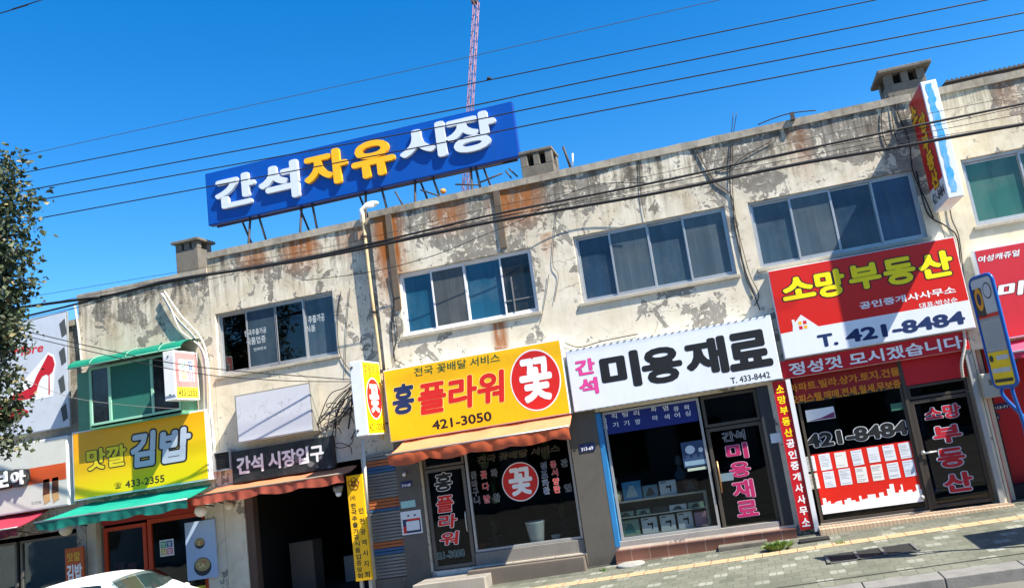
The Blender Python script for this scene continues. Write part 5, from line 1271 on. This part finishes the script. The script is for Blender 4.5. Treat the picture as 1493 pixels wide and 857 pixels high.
for yy in (y0, y1-.03): 
    n = 6
    for i in range(n): xa = x0+(x1-x0)*i/n; mb.box(xa+.001, xa+(x1-x0)/n, yy, yy+.03, gz(xa, yy)+.007, gz(xa, yy)+.022)
mb.build('bar', M('grate_steel', (.16, .17, .16), .6, .4, dirt=.4), gr)
a, b = G(1047, 809), G(1120, 798); tag(box('stone_slab', (a.x, b.x, 15.3, 15.548, gz(a.x, 15.3)-.03, gz(b.x, 15.3)+.07), CONC, bevel=.012), 'grey stone slab lying along the brown tiled base', 'slab')
a, b = G(1168, 798), G(1212, 789); tag(box('rubber_ramp', (a.x, b.x, 14.9, 15.14, gz(a.x, 15)-.02, gz(b.x, 15)+.035), RUBBER, bevel=.01), 'short black rubber ramp at the left of the beige tiled step', 'ramp')
c = G(1340, 746); tag(MB().ball((c.x, 15.65, c.z+.34), .045).build('door_stop', ALU), 'small shiny ball at the foot of the estate window', 'door stop')
# weed
c = G(1135, 801); rr = random.Random(8); mb = MB()
for k in range(230):
    a = rr.uniform(0, 6.28); q = rr.uniform(.02, .30); h = rr.uniform(.03, .17)*(1-q*.9)+.02
    p0 = c+Vector((q*.5*math.cos(a), q*.35*math.sin(a), 0)); p1 = c+Vector((q*1.15*math.cos(a), q*.7*math.sin(a), h)); s_ = Vector((-math.sin(a), math.cos(a), rr.uniform(-.4, .4)))*rr.uniform(.012, .026); md = p0.lerp(p1, .55)+Vector((0, 0, .02))
    mb.add([p0, md-s_, p1, md+s_], [(0, 1, 2, 3)], k % 2)
wd = mb.build('weed', [M('weed_green', (.10, .20, .03), .5), M('weed_light', (.17, .26, .05), .5)]); tag(wd, 'low leafy green weed growing at the end of the stone slab', 'weed')
for (px, py), lab in (((880, 832), 'tuft of weeds at the foot of the pillar left of the brown base'), ((1225, 792), 'tiny grass tuft at the front edge of the beige step')):
    c = G(px, py); mb = MB()
    for k in range(26):
        a = rr.uniform(0, 6.28); h = rr.uniform(.03, .09); p0 = c+Vector((rr.uniform(-.08, .08), rr.uniform(-.03, .03), 0)); p1 = p0+Vector((.04*math.cos(a), .03*math.sin(a), h)); s_ = Vector((.007, 0, 0)); mb.add([p0-s_, p0+s_, p1], [(0, 1, 2)])
    tag(mb.build('grass_tuft', MC['weed_green']), lab, 'weed')

# bus stop sign
n_, f_ = Vector((3.66, 12.0, 0)), Vector((3.47, 12.42, 0)); dirv = (f_-n_); wdt = dirv.length; dirv.normalize(); nrm = Vector((dirv.y, -dirv.x, 0)); nrm = nrm if nrm.x < 0 else -nrm
zt_, zb_ = 4.08, 2.46
bsn = thing('bus_stop_sign', (3.6, 12.2, gz(3.6, 12.2)), 'tall narrow bus stop sign in a bright blue rounded frame', 'bus stop sign')
def bp(u, z, d=0): return n_+dirv*(wdt*u)+Vector((0, 0, z))+nrm*d
BLP = M('frame_blue', lin(16, 84, 160), .35, dirt=.15)
r_ = .10
ring = []
for (u, z, s0) in ((1, zt_, 0), (0, zt_, 90), (0, zb_, 180), (1, zb_, 270)):
    cu = (u*wdt+(-r_ if u else r_))/wdt; cz = z+(-r_ if z == zt_ else r_)
    for k in range(6):
        a = math.radians(s0+18*k); ring.append(bp(cu+r_*math.cos(a)/wdt, cz+r_*math.sin(a)))
MB().tube(ring+[ring[0]], .028, 8).build('frame', BLP, bsn)
def bquad(mb, u0, u1, z0, z1, d, m): mb.prism([bp(u0, z0, d), bp(u1, z0, d), bp(u1, z1, d), bp(u0, z1, d)], nrm*.002, m)
mb = MB(); mb.prism([bp(.03, zb_+.02, -.012), bp(.97, zb_+.02, -.012), bp(.97, zt_-.02, -.012), bp(.03, zt_-.02, -.012)], nrm*.024, 0)
H_ = zt_-zb_
bquad(mb, .06, .94, zb_+.66*H_, zt_-.03, .013, 1); bquad(mb, .55, .94, zb_+.64*H_, zt_-.10*H_, .0155, 3); bquad(mb, .06, .94, zb_+.325*H_, zb_+.60*H_, .013, 2); bquad(mb, .06, .94, zb_+.03, zb_+.315*H_, .013, 4)
bquad(mb, .06, .94, zb_+.625*H_, zb_+.655*H_, .0155, 6)
def bdisc(u, z, ru, rz, d, m): mb.prism([bp(u+ru*math.cos(a)/wdt, z+rz*math.sin(a), d) for a in [i*.3142 for i in range(20)]], nrm*.002, m)
bdisc(.72, zb_+.80*H_, .075, .17, .018, 5); bdisc(.72, zb_+.80*H_, .04, .09, .021, 7); bdisc(.3, zb_+.86*H_, .085, .12, .016, 3); bdisc(.3, zb_+.86*H_, .07, .10, .0185, 1)
bdisc(.82, zb_+.26*H_, .04, .05, .016, 3); bquad(mb, .1, .6, zb_+.24*H_, zb_+.28*H_, .016, 1); bquad(mb, .12, .9, zb_+.13*H_, zb_+.17*H_, .016, 1); bquad(mb, .12, .9, zb_+.045*H_, zb_+.075*H_, .016, 3)
for k in range(9): bquad(mb, .12, .86-.05*(k % 3), zb_+(.35+.026*k)*H_, zb_+(.358+.026*k)*H_, .016, 8)
mb.build('panel', [M('panel_grey', lin(150, 152, 150), .5), M('panel_lightgrey', lin(186, 190, 192), .5), M('panel_paper', lin(168, 170, 164), .6, dirt=.2), M('panel_dark', (.03, .035, .03), .5), M('panel_yellow', lin(238, 200, 20), .45), M('panel_orange', lin(226, 150, 30), .45), INKRED, M('panel_navy', lin(40, 50, 80)), MC['ink_faint']], bsn)
pb = Vector((3.62, 12.2, 0)); pb.x = (n_.x+f_.x)/2; pb.y = (n_.y+f_.y)/2
for k, u in enumerate((.3, .72)):
    s_ = bp(u, zb_-.02); MB().tube(smooth([s_, s_+Vector((0, 0, -.12)), Vector((pb.x+(.05 if k else -.02)+.12, pb.y, 1.9)), Vector((pb.x+.12+(.03 if k else -.03), pb.y, 1.6)), Vector((pb.x+.12+(.03 if k else -.03), pb.y, gz(pb.x, pb.y)-.02))], 5), .028, 8).build('pole', BLP, bsn)
MB().lathe([(.13, 0), (.13, .02), (.07, .04)], Vector((pb.x+.12, pb.y, gz(pb.x, pb.y)+.001)), 16).build('base_plate', BLP, bsn)

# bus shelter just beyond the right edge: it throws the shadow on the pavement
A_, B_, C_ = G(1428, 778), G(1441, 800), G(1493, 772)
k = 2.55/SUN.z; off = Vector((SUN.x*k, SUN.y*k, 0))
sx0 = min(A_.x, B_.x)+off.x; sy0, sy1 = B_.y+off.y, A_.y+off.y
sh = thing('bus_shelter', (sx0+1.5, sy1, gz(sx0, sy1)), 'bus shelter just off the right edge, casting the dark shadow on the pavement', 'bus shelter')
zr = gz(sx0, sy0)+2.55
box('roof', (sx0, sx0+3.4, sy0, sy1+.05, zr, zr+.09), M('shelter_roof', (.12, .13, .14), .5), sh, .02)
for xx in (sx0+.5, sx0+2.9): MB().tube([(xx, sy1-.1, gz(xx, sy1)-.02), (xx, sy1-.1, zr)], .045, 8).build('post', ALU, sh)
box('bench', (sx0+.7, sx0+2.7, sy1-.5, sy1-.16, gz(sx0, sy1)+.42, gz(sx0, sy1)+.47), M('bench_wood', (.25, .14, .07), .6), sh)
for xx in (sx0+.9, sx0+2.5): MB().box(xx, xx+.06, sy1-.45, sy1-.2, gz(xx, sy1)-.01, gz(sx0, sy1)+.419).build('bench_leg', STEEL, sh)

# ================================================================== STREET TREE
tx, ty = P(-78, 430, 12.0).x, 12.0
cz0 = P(-78, 430, 12.0).z
tr_ = thing('street_tree', (tx, ty, gz(tx, ty)), 'street tree with small pale and dark green leaves at the left edge', 'tree')
rr = random.Random(21); BARK = M('bark', (.10, .085, .07), .9, dirt=.5, bump=.5)
mb = MB(); base = Vector((tx-.1, ty, gz(tx, ty)-.05)); top = Vector((tx-.15, ty, cz0+1.2))
mb.tube(smooth([base, base+Vector((.03, 0, 1.2)), base+Vector((-.04, .02, 2.6)), top]), [.15-.11*i/18 for i in range(19)], 10)
tips = []
for k in range(26):
    t = rr.uniform(.0, 1); p0 = Vector((tx-.1, ty, cz0-1.7+2.7*t)); a = rr.uniform(0, 6.28); ln = rr.uniform(.7, 1.25)*(1.05-.35*abs(t-.45))
    p1 = p0+Vector((math.cos(a)*ln, math.sin(a)*ln, rr.uniform(-.1, .7))); md = p0.lerp(p1, .5)+Vector((0, 0, .12)); mb.tube(smooth([p0, md, p1], 3), [.035-.027*i/6 for i in range(7)], 5)
    tips += [p1, md, p1.lerp(md, .5)]
    for q in range(3):
        s0 = md.lerp(p1, rr.uniform(.2, 1)); s1 = s0+Vector((rr.uniform(-.45, .45), rr.uniform(-.45, .45), rr.uniform(-.35, .4))); mb.tube([s0, s1], [.010, .004], 4); tips += [s1, s0.lerp(s1, .6)]
for px, py in ((30, 235), (20, 262), (52, 290), (44, 330), (30, 300), (38, 365), (50, 415), (30, 430), (20, 470), (34, 500), (20, 545), (30, 585), (14, 600), (24, 640), (8, 620), (10, 400), (5, 330), (0, 260), (8, 510), (-10, 570)):
    s1 = P(px-7, py, 12.0+rr.uniform(-.3, .3)); s0 = Vector((tx+.2, ty, s1.z-.25)); mb.tube(smooth([s0, s0.lerp(s1, .6)+Vector((0, 0, .1)), s1], 3), [.016-.012*i/6 for i in range(7)], 4); tips += [s1, s0.lerp(s1, .8), s0.lerp(s1, .6)]
mb.build('trunk', BARK, tr_)
mb = MB()
def leaf(c, s, m):
    a = Vector((rr.gauss(0, 1), rr.gauss(0, 1), rr.gauss(-.5, .8))).normalized(); n = Vector((rr.gauss(0, 1), rr.gauss(0, 1), rr.gauss(.6, .8))); b = a.cross(n).normalized()*s*.36; up_ = a.cross(b).normalized()*s*.10
    mb.add([c, c+a*s*.35+b+up_, c+a*s, c+a*s*.35-b+up_, c+a*s*.45], [(0, 1, 4), (1, 2, 4), (2, 3, 4), (3, 0, 4)], m)
for t in tips:
    for k in range(rr.randint(62, 104)):
        d = Vector((rr.gauss(0, .15), rr.gauss(0, .15), rr.gauss(0, .14))); leaf(t+d, rr.uniform(.075, .135), rr.choices((0, 1, 2), (6, 3, .9))[0])
mb.build('crown', [M('leaf_a', (.026, .042, .017), .55, dirt=.3), M('leaf_b', (.058, .078, .03), .55, dirt=.3), M('leaf_c', (.22, .19, .09), .6, dirt=.3)], tr_)

# ================================================================== CAR
cxr, cyc = -14.42, 13.5; cg = gz(-12.4, 13.5)
car = thing('parked_car', (-12.3, cyc, cg), 'white parked car of which only the roof and glass rise into view', 'car')
CARW = M('car_white', lin(236, 238, 238), .25, dirt=.04, spec=.5)
st = [(0.0, .30, .72, .62, .84, .60), (.10, .24, .84, .80, 1.0, .72), (.40, .22, .88, .97, 1.42, .60), (.85, .22, .88, 1.0, 1.565, .60), (1.6, .22, .88, 1.0, 1.61, .61), (2.37, .22, .88, 1.0, 1.56, .60), (3.12, .22, .87, .98, 1.03, .72), (3.7, .22, .85, .88, .95, .64), (4.05, .26, .78, .70, .80, .58), (4.16, .32, .66, .52, .62, .5)]
mb = MB(); rings = []
for s, zb2, hw, zbelt, zt2, hwt in st:
    pr = [(hw*.92, zb2), (hw, zb2+.18), (hw, zbelt*.72), (hw*.985, zbelt), (hwt+.03, zt2-.05 if zt2-zbelt > .1 else zt2-.015), (hwt*.82, zt2), (0, zt2+.015)]
    full = [(-a, b) for a, b in pr]+[(a, b) for a, b in pr[-2::-1]]
    rings.append([(cxr+s, cyc+a, cg+b) for a, b in full])
n = len(rings[0]); vs = [p for r in rings for p in r]; fs = [(i*n+k, i*n+k+1, (i+1)*n+k+1, (i+1)*n+k) for i in range(len(rings)-1) for k in range(n-1)]
fs += [(i*n+n-1, i*n, (i+1)*n, (i+1)*n+n-1) for i in range(len(rings)-1)]; fs += [tuple(range(n-1, -1, -1)), tuple((len(rings)-1)*n+k for k in range(n))]
mb.add(vs, fs, 0, True); body = mb.build('body', CARW, car); sb_ = body.modifiers.new('smooth', 'SUBSURF'); sb_.levels = 2; sb_.render_levels = 2
def cpt(s, side, v):
    """point on the glasshouse side at station s; v 0 belt, 1 roof edge"""
    for i in range(len(st)-1):
        if st[i][0] <= s <= st[i+1][0]:
            t = (s-st[i][0])/(st[i+1][0]-st[i][0]); A = [st[i][k]*(1-t)+st[i+1][k]*t for k in range(6)]; break
    y = A[2]*.985*(1-v)+(A[5]+.03)*v; z = A[3]*(1-v)+(A[4]-.05)*v
    return Vector((cxr+s, cyc+side*(y+.012), cg+z+.006))
CG = M('car_glass', (.012, .02, .02), .06, dirt=.05, spec=.8)
for side in (-1, 1):
    for a, b, c2, d2 in ((.55, 1.28, .78, 1.26), (1.34, 2.75, 1.34, 2.28)):
        q = [cpt(a, side, .08), cpt(b, side, .08), cpt(d2, side, .9), cpt(c2, side, .9)]
        MB().prism(q, Vector((0, side*.012, 0))).build('side_window', CG, car)
def wpt(s, u, lift=.012):
    for i in range(len(st)-1):
        if st[i][0] <= s <= st[i+1][0]: t = (s-st[i][0])/(st[i+1][0]-st[i][0]); A = [st[i][k]*(1-t)+st[i+1][k]*t for k in range(6)]; break
    return Vector((cxr+s+lift*.6, cyc+u*A[5]*.96, cg+A[4]+.012-.05*u*u+lift))
def wind(s0, s1, name):
    mb = MB(); N_, M_ = 8, 8; vs = [wpt(s0+(s1-s0)*i/N_, -1+2*k/M_) for i in range(N_+1) for k in range(M_+1)]
    mb.add(vs, [(i*(M_+1)+k, (i+1)*(M_+1)+k, (i+1)*(M_+1)+k+1, i*(M_+1)+k+1) for i in range(N_) for k in range(M_)], 0, True); mb.build(name, glass('car_windscreen', (.13, .17, .17), .03, 1.3), car)
wind(2.42, 3.08, 'windscreen'); wind(.16, .44, 'rear_window')
for s in (.78, 3.38):
    for side in (-1, 1):
        c = Vector((cxr+s, cyc+side*.80, cg+.32)); mb = MB()
        ringt = [c+Vector((.235*math.cos(a), 0, .235*math.sin(a))) for a in [2*math.pi*i/24 for i in range(25)]]; mb.tube(ringt, .085, 8); wh = mb.build('wheel', RUBBER, car)
        MB().prism([c+Vector((.2*math.cos(a), side*.05, .2*math.sin(a))) for a in [2*math.pi*i/20 for i in range(20)]], Vector((0, -side*.05, 0))).build('rim', ALU, wh)
for side in (-1, 1):
    c = Vector((cxr+2.72, cyc+side*.98, cg+1.06)); MB().ball(c, .09, 0, (.6, 1.1, .75)).build('mirror', CARW, car)
    MB().ball((cxr+4.0, cyc+side*.58, cg+.68), .13, 0, (.7, 1, .5)).build('headlight', M('lamp_clear', (.6, .62, .64), .1), car)
    MB().ball((cxr+.06, cyc+side*.62, cg+.82), .12, 0, (.4, .9, 1)).build('tail_light', INKRED, car)
    for s in (1.5, 2.2): MB().box(cxr+s, cxr+s+.16, cyc+side*.885-.015, cyc+side*.885+.015, cg+.86, cg+.89).build('door_handle', CARW, car)
